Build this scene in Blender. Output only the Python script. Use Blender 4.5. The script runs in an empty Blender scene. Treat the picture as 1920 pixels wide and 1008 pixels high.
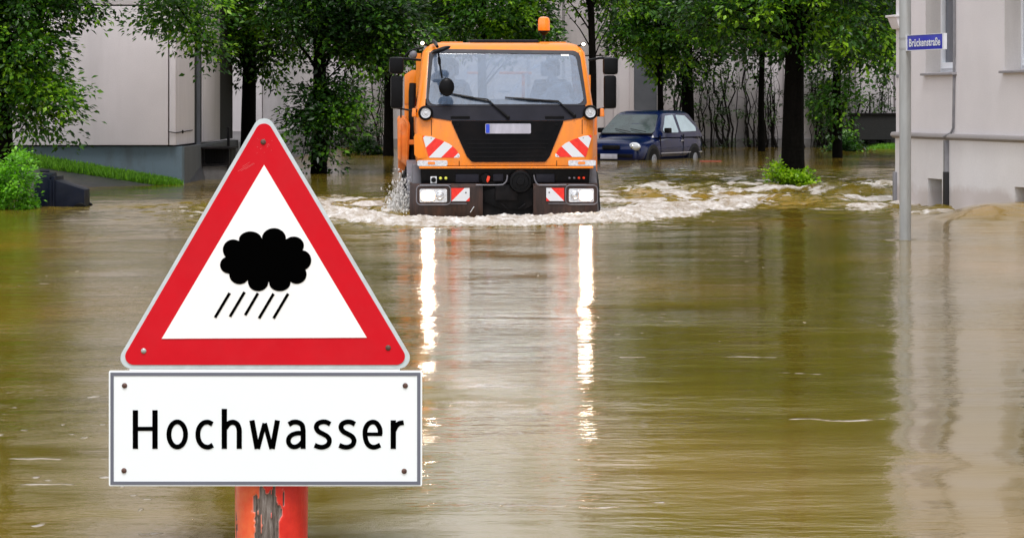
import bpy, bmesh, math, random
import numpy as np
from mathutils import Vector, Matrix
R = math.radians
random.seed(7)
F, HZ, CX, CAMZ = 4500.0, 195.0, 960.0, 1.3       # focal length in photo pixels, horizon row, centre column, camera height
scene = bpy.context.scene
COL = scene.collection

def W(px, py, Y):
    return Vector(((px - CX) * Y / F, Y, CAMZ - (py - HZ) * Y / F))

# ------------------------------------------------------------------ materials
def nodes_of(name):
    m = bpy.data.materials.new(name); m.use_nodes = True
    nt = m.node_tree
    return m, nt, nt.nodes['Principled BSDF'], nt.nodes['Material Output']

def N(nt, t, **kw):
    n = nt.nodes.new(t)
    for k, v in kw.items():
        if k.startswith('i_'):
            n.inputs[k[2:].replace('_', ' ')].default_value = v
        else:
            setattr(n, k, v)
    return n

def mixcol(nt, fac, a, b, blend='MIX'):
    n = nt.nodes.new('ShaderNodeMix'); n.data_type = 'RGBA'; n.blend_type = blend
    for sock, v in ((n.inputs[0], fac), (n.inputs[6], a), (n.inputs[7], b)):
        if hasattr(v, 'is_output') or isinstance(v, bpy.types.NodeSocket):
            nt.links.new(v, sock)
        else:
            sock.default_value = v if not isinstance(v, tuple) else (*v[:3], 1)
    return n.outputs[2]

def math_n(nt, op, a, b=None, c=None, clamp=False):
    n = nt.nodes.new('ShaderNodeMath'); n.operation = op; n.use_clamp = clamp
    for i, v in enumerate((a, b, c)):
        if v is None: continue
        if isinstance(v, bpy.types.NodeSocket): nt.links.new(v, n.inputs[i])
        else: n.inputs[i].default_value = v
    return n.outputs[0]

def ramp(nt, fac, stops):
    n = nt.nodes.new('ShaderNodeValToRGB'); cr = n.color_ramp
    while len(cr.elements) < len(stops): cr.elements.new(0.5)
    for e, (p, c) in zip(cr.elements, stops):
        e.position = p; e.color = (*c[:3], 1) if isinstance(c, tuple) else (c, c, c, 1)
    nt.links.new(fac, n.inputs[0])
    return n.outputs[0]

def noise(nt, scale, detail=4, rough=0.55, vec=None, stretch=None, coord='Object'):
    n = nt.nodes.new('ShaderNodeTexNoise'); n.inputs['Scale'].default_value = scale
    n.inputs['Detail'].default_value = detail; n.inputs['Roughness'].default_value = rough
    if vec is None:
        tc = nt.nodes.new('ShaderNodeTexCoord'); vec = tc.outputs[coord]
    if stretch:
        mp = nt.nodes.new('ShaderNodeMapping'); mp.inputs['Scale'].default_value = stretch
        nt.links.new(vec, mp.inputs[0]); vec = mp.outputs[0]
    nt.links.new(vec, n.inputs['Vector'])
    return n.outputs['Fac']

def mat(name, col, rough=0.5, metal=0.0, var=0.25, scale=6.0, bump=0.0, bscale=60.0, dirt=None, dirt_amt=0.5,
        coat=0.0, stretch=None, spec=0.5, emit=None, estr=0.0):
    m, nt, b, out = nodes_of(name)
    f = noise(nt, scale, 6, 0.6, stretch=stretch)
    dark = tuple(c * (1 - var) for c in col); lite = tuple(min(1, c * (1 + var * 0.6)) for c in col)
    c = ramp(nt, f, [(0.3, dark), (0.7, lite)])
    if dirt:
        f2 = noise(nt, scale * 0.45, 8, 0.7, stretch=stretch)
        fm = ramp(nt, f2, [(0.45, 0.0), (0.7, 1.0)])
        fm = math_n(nt, 'MULTIPLY', fm, dirt_amt)
        c = mixcol(nt, fm, c, dirt)
    nt.links.new(c, b.inputs['Base Color'])
    b.inputs['Metallic'].default_value = metal
    b.inputs['Specular IOR Level'].default_value = spec
    r = noise(nt, scale * 3, 3)
    rr = nt.nodes.new('ShaderNodeMapRange'); nt.links.new(r, rr.inputs[0])
    rr.inputs[3].default_value = max(0.02, rough * 0.8); rr.inputs[4].default_value = min(1, rough * 1.2)
    nt.links.new(rr.outputs[0], b.inputs['Roughness'])
    b.inputs['Coat Weight'].default_value = coat; b.inputs['Coat Roughness'].default_value = 0.05
    if bump:
        bn = noise(nt, bscale, 4, 0.6)
        bp = nt.nodes.new('ShaderNodeBump'); bp.inputs['Distance'].default_value = bump; bp.inputs['Strength'].default_value = 0.7
        nt.links.new(bn, bp.inputs['Height']); nt.links.new(bp.outputs[0], b.inputs['Normal'])
    if emit:
        b.inputs['Emission Color'].default_value = (*emit, 1); b.inputs['Emission Strength'].default_value = estr
    return m

M = {}
M['orange'] = mat('orange_paint', (0.86, 0.235, 0.004), 0.32, var=0.09, scale=3.5, coat=0.35, dirt=(0.46, 0.18, 0.06), dirt_amt=0.38, stretch=(3, 3, 0.7))
def spatter(m, colr, lo, hi, sc, amt):
    nt = m.node_tree; b = nt.nodes['Principled BSDF']; src = b.inputs['Base Color'].links[0].from_socket
    f = ramp(nt, noise(nt, sc, 3, 0.5), [(lo, 0.0), (hi, 1.0)]); g = ramp(nt, noise(nt, 2.2, 3, 0.5), [(0.42, 0.0), (0.62, 1.0)])
    nt.links.new(mixcol(nt, math_n(nt, 'MULTIPLY', math_n(nt, 'MULTIPLY', f, g), amt), src, colr), b.inputs['Base Color'])
spatter(M['orange'], (0.30, 0.13, 0.05), 0.60, 0.66, 46, 0.55)
M['orange_worn'] = mat('worn_orange_paint', (0.80, 0.20, 0.02), 0.5, var=0.2, scale=9, dirt=(0.5, 0.3, 0.18), dirt_amt=0.6, bump=0.002)
M['blackpl'] = mat('black_plastic', (0.005, 0.005, 0.006), 0.32, var=0.4, scale=5, spec=0.13)
M['bluepl'] = mat('satin_black_plastic', (0.013, 0.013, 0.021), 0.36, var=0.3, scale=3, dirt=(0.05, 0.045, 0.05), dirt_amt=0.3, spec=0.16)
M['grill'] = mat('dark_gloss_panel', (0.003, 0.003, 0.004), 0.16, var=0.5, scale=4, dirt=(0.02, 0.014, 0.012), dirt_amt=0.35, spec=0.08)
M['bumper'] = mat('muddy_bumper_plastic', (0.035, 0.022, 0.02), 0.34, var=0.45, scale=9, dirt=(0.11, 0.05, 0.035), dirt_amt=0.6, stretch=(3, 3, 0.6), spec=0.35)
M['greypl'] = mat('grey_plastic', (0.16, 0.16, 0.19), 0.5, var=0.25, scale=5, dirt=(0.07, 0.06, 0.05), dirt_amt=0.5)
M['dark'] = mat('dark_chassis_metal', (0.006, 0.006, 0.007), 0.5, var=0.5, scale=8, dirt=(0.03, 0.022, 0.02), dirt_amt=0.5, bump=0.002, spec=0.12)
M['rubber'] = mat('wet_rubber', (0.005, 0.005, 0.005), 0.5, var=0.3, bump=0.002, spec=0.1)
M['chrome'] = mat('bright_reflector', (0.8, 0.82, 0.85), 0.16, 1.0, var=0.15, scale=20)
M['hub'] = mat('grey_hubcap', (0.3, 0.31, 0.33), 0.3, 0.6, var=0.5, scale=14)
M['lens'] = mat('pale_lamp_lens', (0.62, 0.64, 0.68), 0.12, var=0.35, scale=60, coat=0.5)
M['amber'] = mat('amber_lens', (0.85, 0.22, 0.01), 0.15, var=0.2, scale=50, coat=0.6)
M['beacon'] = mat('orange_beacon_lens', (0.9, 0.17, 0.005), 0.14, var=0.2, scale=30, coat=0.8, emit=(1, 0.2, 0.01), estr=0.35)
M['hot'] = mat('lit_headlamp', (1, 1, 1), 0.3, var=0, emit=(1.0, 0.84, 0.66), estr=110.0)
m_, nt, b, out = nodes_of('lit_headlamp_glass')
tcx = nt.nodes.new('ShaderNodeTexCoord'); sp_ = nt.nodes.new('ShaderNodeSeparateXYZ'); nt.links.new(tcx.outputs['Generated'], sp_.inputs[0])
dx_ = math_n(nt, 'MULTIPLY', math_n(nt, 'SUBTRACT', sp_.outputs['X'], 0.5), 2.0); dz_ = math_n(nt, 'MULTIPLY', math_n(nt, 'SUBTRACT', sp_.outputs['Z'], 0.5), 2.0)
rr2 = math_n(nt, 'ADD', math_n(nt, 'POWER', math_n(nt, 'ABSOLUTE', dx_), 3.0), math_n(nt, 'POWER', math_n(nt, 'ABSOLUTE', dz_), 3.0))
fall = math_n(nt, 'POWER', math_n(nt, 'SUBTRACT', 1.0, rr2, clamp=True), 2.0)
ec = ramp(nt, fall, [(0.0, (1.0, 0.50, 0.22)), (0.35, (1.0, 0.85, 0.66))])
nt.links.new(ec, b.inputs['Emission Color']); nt.links.new(math_n(nt, 'ADD', math_n(nt, 'MULTIPLY', fall, 80.0), 0.25), b.inputs['Emission Strength'])
b.inputs['Base Color'].default_value = (0.7, 0.7, 0.72, 1); b.inputs['Roughness'].default_value = 0.2
M['hot'] = m_
M['warm'] = mat('lit_marker_lamp', (1, 1, 1), 0.3, var=0, emit=(1.0, 0.8, 0.55), estr=6)
M['redp'] = mat('red_plastic', (0.85, 0.05, 0.01), 0.3, var=0.1)
M['yellow'] = mat('yellow_cap', (0.75, 0.78, 0.12), 0.4, var=0.15)
M['white'] = mat('white_paint', (0.8, 0.81, 0.82), 0.4, var=0.05)
M['plate_grey'] = mat('blurred_number_plate', (0.42, 0.41, 0.48), 0.35, var=0.3, scale=7, stretch=(1, 1, 0.3))
M['blueband'] = mat('blue_band', (0.02, 0.06, 0.55), 0.35, var=0.1)
M['steel'] = mat('galvanised_steel', (0.36, 0.37, 0.37), 0.42, 0.35, var=0.18, scale=10, dirt=(0.22, 0.2, 0.17), dirt_amt=0.4, stretch=(1, 1, 0.2))
M['signwhite'] = mat('sign_white', (0.88, 0.93, 0.96), 0.4, var=0.008, scale=3)
M['signtri'] = mat('sign_white_field', (0.94, 0.945, 0.95), 0.4, var=0.003, scale=3)
M['signrim'] = mat('sign_rim', (0.58, 0.66, 0.70), 0.35, var=0.14, scale=25)
M['signred'] = mat('sign_red', (0.62, 0.006, 0.016), 0.5, var=0.05, scale=12, dirt=(0.56, 0.03, 0.04), dirt_amt=0.25, spec=0.15)
M['signgrey'] = mat('sign_grey_line', (0.14, 0.15, 0.19), 0.4, var=0.06)
M['ink'] = mat('black_ink', (0.001, 0.001, 0.001), 0.8, var=0, spec=0.0)
M['rust'] = mat('rusty_bolt', (0.13, 0.07, 0.055), 0.6, 0.3, var=0.5, scale=200)
M['zinc'] = mat('zinc_bolt', (0.45, 0.47, 0.47), 0.4, 0.6, var=0.3, scale=200)
M['scratch'] = mat('pale_scratch', (0.7, 0.10, 0.11), 0.5, var=0.1)
M['carblue'] = mat('dark_blue_paint', (0.003, 0.008, 0.048), 0.16, 0.0, var=0.25, scale=3, coat=0.4, spec=0.25)
M['carglass'] = mat('sky_pale_car_glass', (0.50, 0.64, 0.72), 0.12, var=0.15, scale=3, coat=0.7)  # sky reflection painted into the pale blue base colour
M['darkglass'] = mat('dark_car_glass', (0.035, 0.055, 0.055), 0.08, var=0.5, scale=2.0, coat=0.6)
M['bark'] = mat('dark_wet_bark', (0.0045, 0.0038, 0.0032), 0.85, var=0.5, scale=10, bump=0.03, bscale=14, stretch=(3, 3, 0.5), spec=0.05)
M['vine'] = mat('vine_stem', (0.010, 0.008, 0.007), 0.9, var=0.5, scale=10, spec=0.1)
M['asphalt'] = mat('wet_asphalt', (0.05, 0.05, 0.055), 0.35, var=0.4, scale=4, bump=0.004, bscale=90, dirt=(0.12, 0.1, 0.08), dirt_amt=0.5)
M['pipe'] = mat('grey_painted_pipe', (0.22, 0.22, 0.24), 0.45, var=0.2)
M['pipedark'] = mat('black_pipe_foot', (0.01, 0.01, 0.012), 0.5, var=0.2)
M['pvc'] = mat('white_window_frame', (0.78, 0.81, 0.86), 0.3, var=0.03)
M['pane'] = mat('grey_window_pane', (0.10, 0.11, 0.14), 0.08, var=0.2, scale=1.5, coat=0.5)
M['sill'] = mat('grey_sill', (0.30, 0.29, 0.31), 0.5, var=0.2, scale=8)
M['bin'] = mat('dark_blue_bin_plastic', (0.004, 0.007, 0.018), 0.4, var=0.3, scale=8, dirt=(0.025, 0.025, 0.03), dirt_amt=0.4, spec=0.15)
M['streetblue'] = mat('street_sign_blue', (0.010, 0.018, 0.42), 0.3, var=0.08)
M['streetwhite'] = mat('street_sign_white', (0.72, 0.75, 0.82), 0.4, var=0.05)
M['skin'] = mat('skin', (0.55, 0.32, 0.24), 0.5, var=0.1)
M['cloth_dark'] = mat('dark_workwear', (0.03, 0.04, 0.08), 0.8, var=0.3)
M['cloth_orange'] = mat('faded_workwear', (0.10, 0.11, 0.16), 0.8, var=0.2)
M['hair'] = mat('dark_hair', (0.03, 0.022, 0.018), 0.7, var=0.3)
M['seat'] = mat('seat_fabric', (0.04, 0.045, 0.06), 0.9, var=0.3)
M['concrete'] = mat('stained_concrete', (0.20, 0.19, 0.19), 0.8, var=0.3, scale=4, bump=0.004, dirt=(0.06, 0.055, 0.05), dirt_amt=0.7)
M['shutter'] = mat('dark_grey_panel', (0.075, 0.08, 0.095), 0.7, var=0.15, scale=3)
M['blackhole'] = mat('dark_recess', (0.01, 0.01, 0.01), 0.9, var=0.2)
M['redwood'] = mat('faded_red_wood', (0.30, 0.06, 0.04), 0.5, var=0.3)

def wallmat(name, col, stain, amt=0.5, streak=(1.2, 1.2, 0.18), scale=1.6, bump=0.003):
    m, nt, b, out = nodes_of(name)
    f1 = noise(nt, 0.9, 5, 0.55)
    c = ramp(nt, f1, [(0.3, tuple(x * 0.93 for x in col)), (0.7, tuple(x * 1.05 for x in col))])
    f2 = noise(nt, scale, 8, 0.65, stretch=streak)
    m2 = math_n(nt, 'MULTIPLY', ramp(nt, f2, [(0.48, 0.0), (0.78, 1.0)]), amt)
    c = mixcol(nt, m2, c, stain)
    f3 = noise(nt, 60, 3, 0.6)
    c = mixcol(nt, 0.10, c, ramp(nt, f3, [(0.35, 0.35), (0.65, 0.95)]), 'MULTIPLY')
    nt.links.new(c, b.inputs['Base Color']); b.inputs['Roughness'].default_value = 0.85
    bn = noise(nt, 110, 3, 0.7)
    bp = nt.nodes.new('ShaderNodeBump'); bp.inputs['Distance'].default_value = bump; bp.inputs['Strength'].default_value = 0.5
    nt.links.new(bn, bp.inputs['Height']); nt.links.new(bp.outputs[0], b.inputs['Normal'])
    return m
M['wall_l'] = wallmat('pink_grey_render', (0.66, 0.61, 0.63), (0.46, 0.43, 0.44), 0.5)
M['wall_f'] = wallmat('grey_panel_concrete', (0.50, 0.46, 0.475), (0.14, 0.14, 0.13), 0.65, scale=1.1)
M['wall_r'] = wallmat('cream_render', (0.73, 0.705, 0.725), (0.64, 0.615, 0.635), 0.5, streak=(1, 1, 0.5))
M['wall_rb'] = wallmat('pale_plinth_render', (0.78, 0.77, 0.785), (0.64, 0.61, 0.63), 0.45, streak=(1, 1, 0.5))
def tide(m, z0, z1, colr):     # damp tide mark: a ragged stained band just above the flood level
    nt = m.node_tree; b = nt.nodes['Principled BSDF']; src = b.inputs['Base Color'].links[0].from_socket
    tc = nt.nodes.new('ShaderNodeTexCoord'); sp = nt.nodes.new('ShaderNodeSeparateXYZ'); nt.links.new(tc.outputs['Object'], sp.inputs[0])
    h = math_n(nt, 'ADD', sp.outputs['Z'], math_n(nt, 'MULTIPLY', math_n(nt, 'SUBTRACT', noise(nt, 2.2, 5, 0.6), 0.5), 0.35))
    mr = nt.nodes.new('ShaderNodeMapRange'); nt.links.new(h, mr.inputs[0]); mr.inputs[1].default_value = z0; mr.inputs[2].default_value = z1; mr.inputs[3].default_value = 0.8; mr.inputs[4].default_value = 0.0
    nt.links.new(mixcol(nt, mr.outputs[0], src, colr, 'MIX'), b.inputs['Base Color'])
tide(M['wall_rb'], 0.20, 0.30, (0.56, 0.51, 0.50))
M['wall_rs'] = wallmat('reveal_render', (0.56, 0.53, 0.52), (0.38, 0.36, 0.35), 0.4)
M['ledge'] = wallmat('grey_ledge', (0.30, 0.28, 0.28), (0.20, 0.19, 0.19), 0.5)
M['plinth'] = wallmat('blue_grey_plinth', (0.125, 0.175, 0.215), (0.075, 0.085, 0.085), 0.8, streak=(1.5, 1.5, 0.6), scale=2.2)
M['plinth_side'] = wallmat('dark_grey_plinth', (0.09, 0.095, 0.10), (0.04, 0.04, 0.04), 0.7)  # side face in a darker grey than the front

def stripe_mat(name, sgn, c0, period):
    m, nt, b, out = nodes_of(name)
    tc = nt.nodes.new('ShaderNodeTexCoord'); sp = nt.nodes.new('ShaderNodeSeparateXYZ')
    nt.links.new(tc.outputs['Object'], sp.inputs[0])
    v = math_n(nt, 'MULTIPLY', sp.outputs['X'], sgn)
    v = math_n(nt, 'SUBTRACT', v, sp.outputs['Z'])
    v = math_n(nt, 'SUBTRACT', v, c0)
    v = math_n(nt, 'DIVIDE', v, period)
    v = math_n(nt, 'FRACT', math_n(nt, 'ADD', v, 20.0))
    s = math_n(nt, 'LESS_THAN', v, 0.5)
    f = noise(nt, 25, 5)
    red = ramp(nt, f, [(0.3, (0.68, 0.012, 0.008)), (0.7, (0.85, 0.03, 0.015))])
    c = mixcol(nt, s, red, (0.66, 0.68, 0.72))
    nt.links.new(c, b.inputs['Base Color']); b.inputs['Roughness'].default_value = 0.35
    return m

def leafmat(name, dark, lite, young, trans=0.35):
    m, nt, b, out = nodes_of(name)
    at = nt.nodes.new('ShaderNodeAttribute'); at.attribute_name = 'tone'
    c = ramp(nt, at.outputs['Fac'], [(0.0, dark), (0.62, lite), (1.0, young)])
    nt.links.new(c, b.inputs['Base Color']); b.inputs['Roughness'].default_value = 0.34
    b.inputs['Specular IOR Level'].default_value = 0.4
    tr = nt.nodes.new('ShaderNodeBsdfTranslucent')
    c2 = mixcol(nt, 1.0, c, (1.0, 1.25, 0.35), 'MULTIPLY'); nt.links.new(c2, tr.inputs[0])
    mx = nt.nodes.new('ShaderNodeMixShader'); mx.inputs[0].default_value = trans
    nt.links.new(b.outputs[0], mx.inputs[1]); nt.links.new(tr.outputs[0], mx.inputs[2]); nt.links.new(mx.outputs[0], out.inputs[0])
    return m
M['leaf'] = leafmat('tree_leaves', (0.010, 0.036, 0.006), (0.062, 0.185, 0.012), (0.29, 0.52, 0.025), 0.42)
M['leaf_dark'] = leafmat('dark_leaves', (0.008, 0.026, 0.006), (0.030, 0.10, 0.011), (0.15, 0.34, 0.02))
M['leaf_bright'] = leafmat('bright_shrub_leaves', (0.05, 0.16, 0.012), (0.14, 0.38, 0.02), (0.26, 0.58, 0.035), 0.4)
M['leaf_lime'] = leafmat('lime_shoot_leaves', (0.10, 0.20, 0.008), (0.25, 0.44, 0.010), (0.42, 0.60, 0.025), 0.4)
M['grass'] = leafmat('grass_blades', (0.07, 0.20, 0.012), (0.17, 0.40, 0.02), (0.27, 0.55, 0.03), 0.35)
M['creeper'] = leafmat('creeper_leaves', (0.02, 0.03, 0.012), (0.04, 0.085, 0.018), (0.09, 0.17, 0.03), 0.3)

# ------------------------------------------------------------------ mesh helpers
class MB:
    def __init__(s): s.v = []; s.f = []; s.c = []
    def add(s, vs, fs):
        o = len(s.v); s.c.append((o, len(s.f))); s.v += [tuple(v) for v in vs]; s.f += [tuple(i + o for i in f) for f in fs]; return s
    def box(s, x0, x1, y0, y1, z0, z1):
        return s.add([(x0,y0,z0),(x1,y0,z0),(x1,y1,z0),(x0,y1,z0),(x0,y0,z1),(x1,y0,z1),(x1,y1,z1),(x0,y1,z1)],
                     [(0,3,2,1),(4,5,6,7),(0,1,5,4),(1,2,6,5),(2,3,7,6),(3,0,4,7)])
    def hexa(s, p):       # 8 points, order like box
        return s.add(p, [(0,3,2,1),(4,5,6,7),(0,1,5,4),(1,2,6,5),(2,3,7,6),(3,0,4,7)])
    def prism(s, front, d):        # front: list of 3D points (ccw seen from the camera), d: offset vector to the back
        n = len(front); d = Vector(d)
        vs = [Vector(p) for p in front] + [Vector(p) + d for p in front]
        fs = [tuple(range(n)), tuple(reversed(range(n, 2 * n)))]
        fs += [(i, i + n, (i + 1) % n + n, (i + 1) % n) for i in range(n)]
        return s.add(vs, fs)
    def tube(s, pts, rad, n=8, cap=True):
        pts = [Vector(p) for p in pts]
        if not isinstance(rad, (list, tuple)): rad = [rad] * len(pts)
        rings = []; up = None
        for i, p in enumerate(pts):
            t = (pts[min(i + 1, len(pts) - 1)] - pts[max(i - 1, 0)]).normalized()
            if up is None:
                up = Vector((0, 0, 1)) if abs(t.z) < 0.9 else Vector((1, 0, 0))
            a = t.cross(up).normalized(); b = a.cross(t).normalized(); up = b
            rings.append([p + (a * math.cos(2*math.pi*k/n) + b * math.sin(2*math.pi*k/n)) * rad[i] for k in range(n)])
        vs = [q for r in rings for q in r]; fs = []
        for i in range(len(rings) - 1):
            for k in range(n):
                fs.append((i*n+k, i*n+(k+1)%n, (i+1)*n+(k+1)%n, (i+1)*n+k))
        if cap:
            fs.append(tuple(reversed(range(n)))); fs.append(tuple(range((len(rings)-1)*n, len(rings)*n)))
        return s.add(vs, fs)
    def lathe(s, prof, org, axis=(0,0,1), n=24):    # prof: (radius, along)
        axis = Vector(axis).normalized(); u = axis.orthogonal().normalized(); w = axis.cross(u); org = Vector(org)
        vs = []; fs = []
        for r, h in prof:
            for k in range(n):
                a = 2*math.pi*k/n
                vs.append(org + axis*h + (u*math.cos(a) + w*math.sin(a))*max(r, 1e-4))
        for i in range(len(prof)-1):
            for k in range(n):
                fs.append((i*n+k, i*n+(k+1)%n, (i+1)*n+(k+1)%n, (i+1)*n+k))
        fs.append(tuple(reversed(range(n)))); fs.append(tuple(range((len(prof)-1)*n, len(prof)*n)))
        return s.add(vs, fs)
    def loft(s, rings, cap=True):
        n = len(rings[0]); vs = [p for r in rings for p in r]; fs = []
        for i in range(len(rings)-1):
            for k in range(n):
                fs.append((i*n+k, i*n+(k+1)%n, (i+1)*n+(k+1)%n, (i+1)*n+k))
        if cap:
            fs.append(tuple(reversed(range(n)))); fs.append(tuple(range((len(rings)-1)*n, len(rings)*n)))
        return s.add(vs, fs)
    def build(s, name, m, parent=None, bevel=0.0, smooth=35, loc=None, weld=False, each=False):
        if each and len(s.c) > 1:      # every added piece becomes a part of its own
            cs = s.c+[(len(s.v), len(s.f))]
            for (v0, f0), (v1, f1) in zip(cs[:-1], cs[1:]):
                q = MB(); q.v = s.v[v0:v1]; q.f = [tuple(i-v0 for i in f) for f in s.f[f0:f1]]
                o = q.build(name, m, parent, bevel, smooth, loc)
            return o
        me = bpy.data.meshes.new(name); me.from_pydata(s.v, [], s.f); me.update()
        bm = bmesh.new(); bm.from_mesh(me)
        if weld: bmesh.ops.remove_doubles(bm, verts=bm.verts, dist=1e-5)
        bmesh.ops.recalc_face_normals(bm, faces=bm.faces)
        if bevel:
            es = [e for e in bm.edges if len(e.link_faces) == 2 and e.calc_face_angle(0) > R(30)]
            bmesh.ops.bevel(bm, geom=es, offset=bevel, segments=2, profile=0.6, affect='EDGES', clamp_overlap=True)
        bm.to_mesh(me); bm.free()
        if smooth:
            me.shade_smooth(); me.set_sharp_from_angle(angle=R(smooth))
        o = bpy.data.objects.new(name, me); COL.objects.link(o)
        if m: me.materials.append(m)
        if parent: o.parent = parent
        if loc: o.location = loc
        return o

def empty(name, label, cat, loc=(0,0,0), rz=0, group=None):
    o = bpy.data.objects.new(name, None); COL.objects.link(o)
    o.location = loc; o.rotation_euler = (0, 0, rz); o.empty_display_size = 0.2
    o['label'] = label; o['category'] = cat
    if group: o['group'] = group
    return o

def tag(o, label=None, cat=None, group=None, kind=None):
    if label: o['label'] = label
    if cat: o['category'] = cat
    if group: o['group'] = group
    if kind: o['kind'] = kind
    return o

def copy_tree(o, parent=None):
    c = o.copy(); COL.objects.link(c); c.parent = parent
    for ch in [x for x in bpy.data.objects if x.parent == o]: copy_tree(ch, c)
    return c

def round_poly(pts, r, seg=6):     # 2D rounded polygon; r number or list
    out = []; n = len(pts)
    for i in range(n):
        p0, p1, p2 = Vector(pts[i-1]), Vector(pts[i]), Vector(pts[(i+1) % n])
        ri = r[i] if isinstance(r, (list, tuple)) else r
        if ri <= 0: out.append(tuple(p1)); continue
        a = (p0-p1).normalized(); b = (p2-p1).normalized()
        ang = a.angle(b); d = ri / math.tan(ang/2)
        d = min(d, (p0-p1).length*0.49, (p2-p1).length*0.49); rr = d*math.tan(ang/2)
        c = p1 + (a+b).normalized() * (rr / math.sin(ang/2))
        s0 = p1 + a*d - c; s1 = p1 + b*d - c
        a0 = math.atan2(s0.y, s0.x); a1 = math.atan2(s1.y, s1.x)
        da = (a1-a0+math.pi) % (2*math.pi) - math.pi
        for k in range(seg+1):
            t = a0 + da*k/seg; out.append((c.x+rr*math.cos(t), c.y+rr*math.sin(t)))
    return out

# ------------------------------------------------------------------ numpy noise
def vnoise(x, y, seed):
    rs = np.random.RandomState(seed); T = rs.rand(256, 256)
    xi = np.floor(x).astype(int); yi = np.floor(y).astype(int); fx = x-xi; fy = y-yi
    fx = fx*fx*(3-2*fx); fy = fy*fy*(3-2*fy)
    a = T[xi & 255, yi & 255]; b = T[(xi+1) & 255, yi & 255]; c = T[xi & 255, (yi+1) & 255]; d = T[(xi+1) & 255, (yi+1) & 255]
    return (a*(1-fx)+b*fx)*(1-fy) + (c*(1-fx)+d*fx)*fy
def fbm(x, y, seed, oct=4, gain=0.5):
    s = 0; a = 1; t = 0
    for i in range(oct):
        s = s + a*vnoise(x*2**i + 13.7*i, y*2**i + 7.1*i, seed+i); t += a; a *= gain
    return s/t
def sstep(a, b, x):
    t = np.clip((x-a)/(b-a), 0, 1); return t*t*(3-2*t)

def np_mesh(name, V, Q, m, attrs=None, smooth=True):
    me = bpy.data.meshes.new(name)
    me.vertices.add(len(V)); me.vertices.foreach_set('co', V.astype(np.float32).ravel())
    k = Q.shape[1]
    me.loops.add(Q.size); me.loops.foreach_set('vertex_index', Q.astype(np.int32).ravel())
    me.polygons.add(len(Q)); me.polygons.foreach_set('loop_start', np.arange(0, Q.size, k, dtype=np.int32))
    me.update(calc_edges=True)
    for an, dom, data in (attrs or []):
        at = me.attributes.new(an, 'FLOAT', dom); at.data.foreach_set('value', data.astype(np.float32).ravel())
    if smooth: me.polygons.foreach_set('use_smooth', np.ones(len(Q), dtype=bool))
    me.materials.append(m)
    o = bpy.data.objects.new(name, me); COL.objects.link(o)
    return o

# ------------------------------------------------------------------ camera, light
cam = bpy.data.cameras.new('camera'); co = bpy.data.objects.new('camera', cam); COL.objects.link(co)
co.location = (0, 0, CAMZ); co.rotation_euler = (R(90), 0, 0)
cam.sensor_width = 36; cam.lens = 36*F/1920; cam.shift_y = (HZ-504)/1920.0; cam.clip_end = 2000
scene.camera = co

w = bpy.data.worlds.new('World'); scene.world = w; w.use_nodes = True
nt = w.node_tree; bg = nt.nodes['Background']
sky = nt.nodes.new('ShaderNodeTexSky'); sky.sky_type = 'NISHITA'; sky.sun_disc = False
SUN_EL, SUN_AZ = 64, 182      # azimuth measured clockwise from +Y: behind the camera, a little to the left
sky.sun_elevation = R(SUN_EL); sky.sun_rotation = R(SUN_AZ); sky.dust_density = 3.0; sky.air_density = 1.0
hs = nt.nodes.new('ShaderNodeHueSaturation'); hs.inputs['Saturation'].default_value = 0.22
nt.links.new(sky.outputs[0], hs.inputs['Color']); cl_ = nt.nodes.new('ShaderNodeMix'); cl_.data_type = 'RGBA'; cl_.inputs[0].default_value = 0.5      # an even cloud layer over the clear sky
nt.links.new(hs.outputs[0], cl_.inputs[6]); cl_.inputs[7].default_value = (9.4, 9.35, 9.8, 1)
nt.links.new(cl_.outputs[2], bg.inputs[0]); bg.inputs[1].default_value = 0.10
sl = bpy.data.lights.new('sun', 'SUN'); sl.energy = 1.5; sl.angle = R(24); sl.color = (1, 0.985, 0.97)
so = bpy.data.objects.new('sun', sl); COL.objects.link(so)
az, el = R(SUN_AZ), R(SUN_EL)
sd = Vector((math.sin(az)*math.cos(el), math.cos(az)*math.cos(el), math.sin(el)))
so.rotation_euler = sd.to_track_quat('Z', 'Y').to_euler(); so.location = (0, -10, 30)
vs = scene.view_settings; vs.view_transform = 'Standard'; vs.look = 'None'; vs.exposure = 0.68; vs.gamma = 1
scene.cycles.use_denoising = True
scene.cycles.max_bounces = 8; scene.cycles.transparent_max_bounces = 12
scene.cycles.sample_clamp_indirect = 6

# ------------------------------------------------------------------ ground
def ground_z(x, y):
    z = 0.175*(-5.35 - x) + 0.15*(y - 39.0)
    z = np.clip(z, -0.55, 0.55) - 0.9*sstep(-5.40, -5.15, x)
    z2 = -0.3 + 0.33*sstep(9.6, 11.0, x)*sstep(66, 71, y)
    z = np.where(x > -4.5, np.maximum(np.where(x > 5, z2, -0.5), -0.55), z)
    return z
gx = np.concatenate([np.linspace(-300, -14, 14), np.linspace(-13, 14, 150), np.linspace(16, 300, 14)])
gy = np.concatenate([np.linspace(-60, 25, 16), np.linspace(26, 46, 90), np.linspace(47, 80, 60), np.linspace(90, 400, 10)])
GX, GY = np.meshgrid(gx, gy); GZ = ground_z(GX, GY)
GZ = np.where(GY > 120, -0.3, GZ)
nx, ny = len(gx), len(gy)
idx = np.arange(nx*ny).reshape(ny, nx)
Q = np.stack([idx[:-1,:-1], idx[:-1,1:], idx[1:,1:], idx[1:,:-1]], -1).reshape(-1, 4)
g = np_mesh('ground', np.stack([GX, GY, GZ], -1).reshape(-1, 3), Q, M['asphalt']); tag(g, kind='structure')

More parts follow.
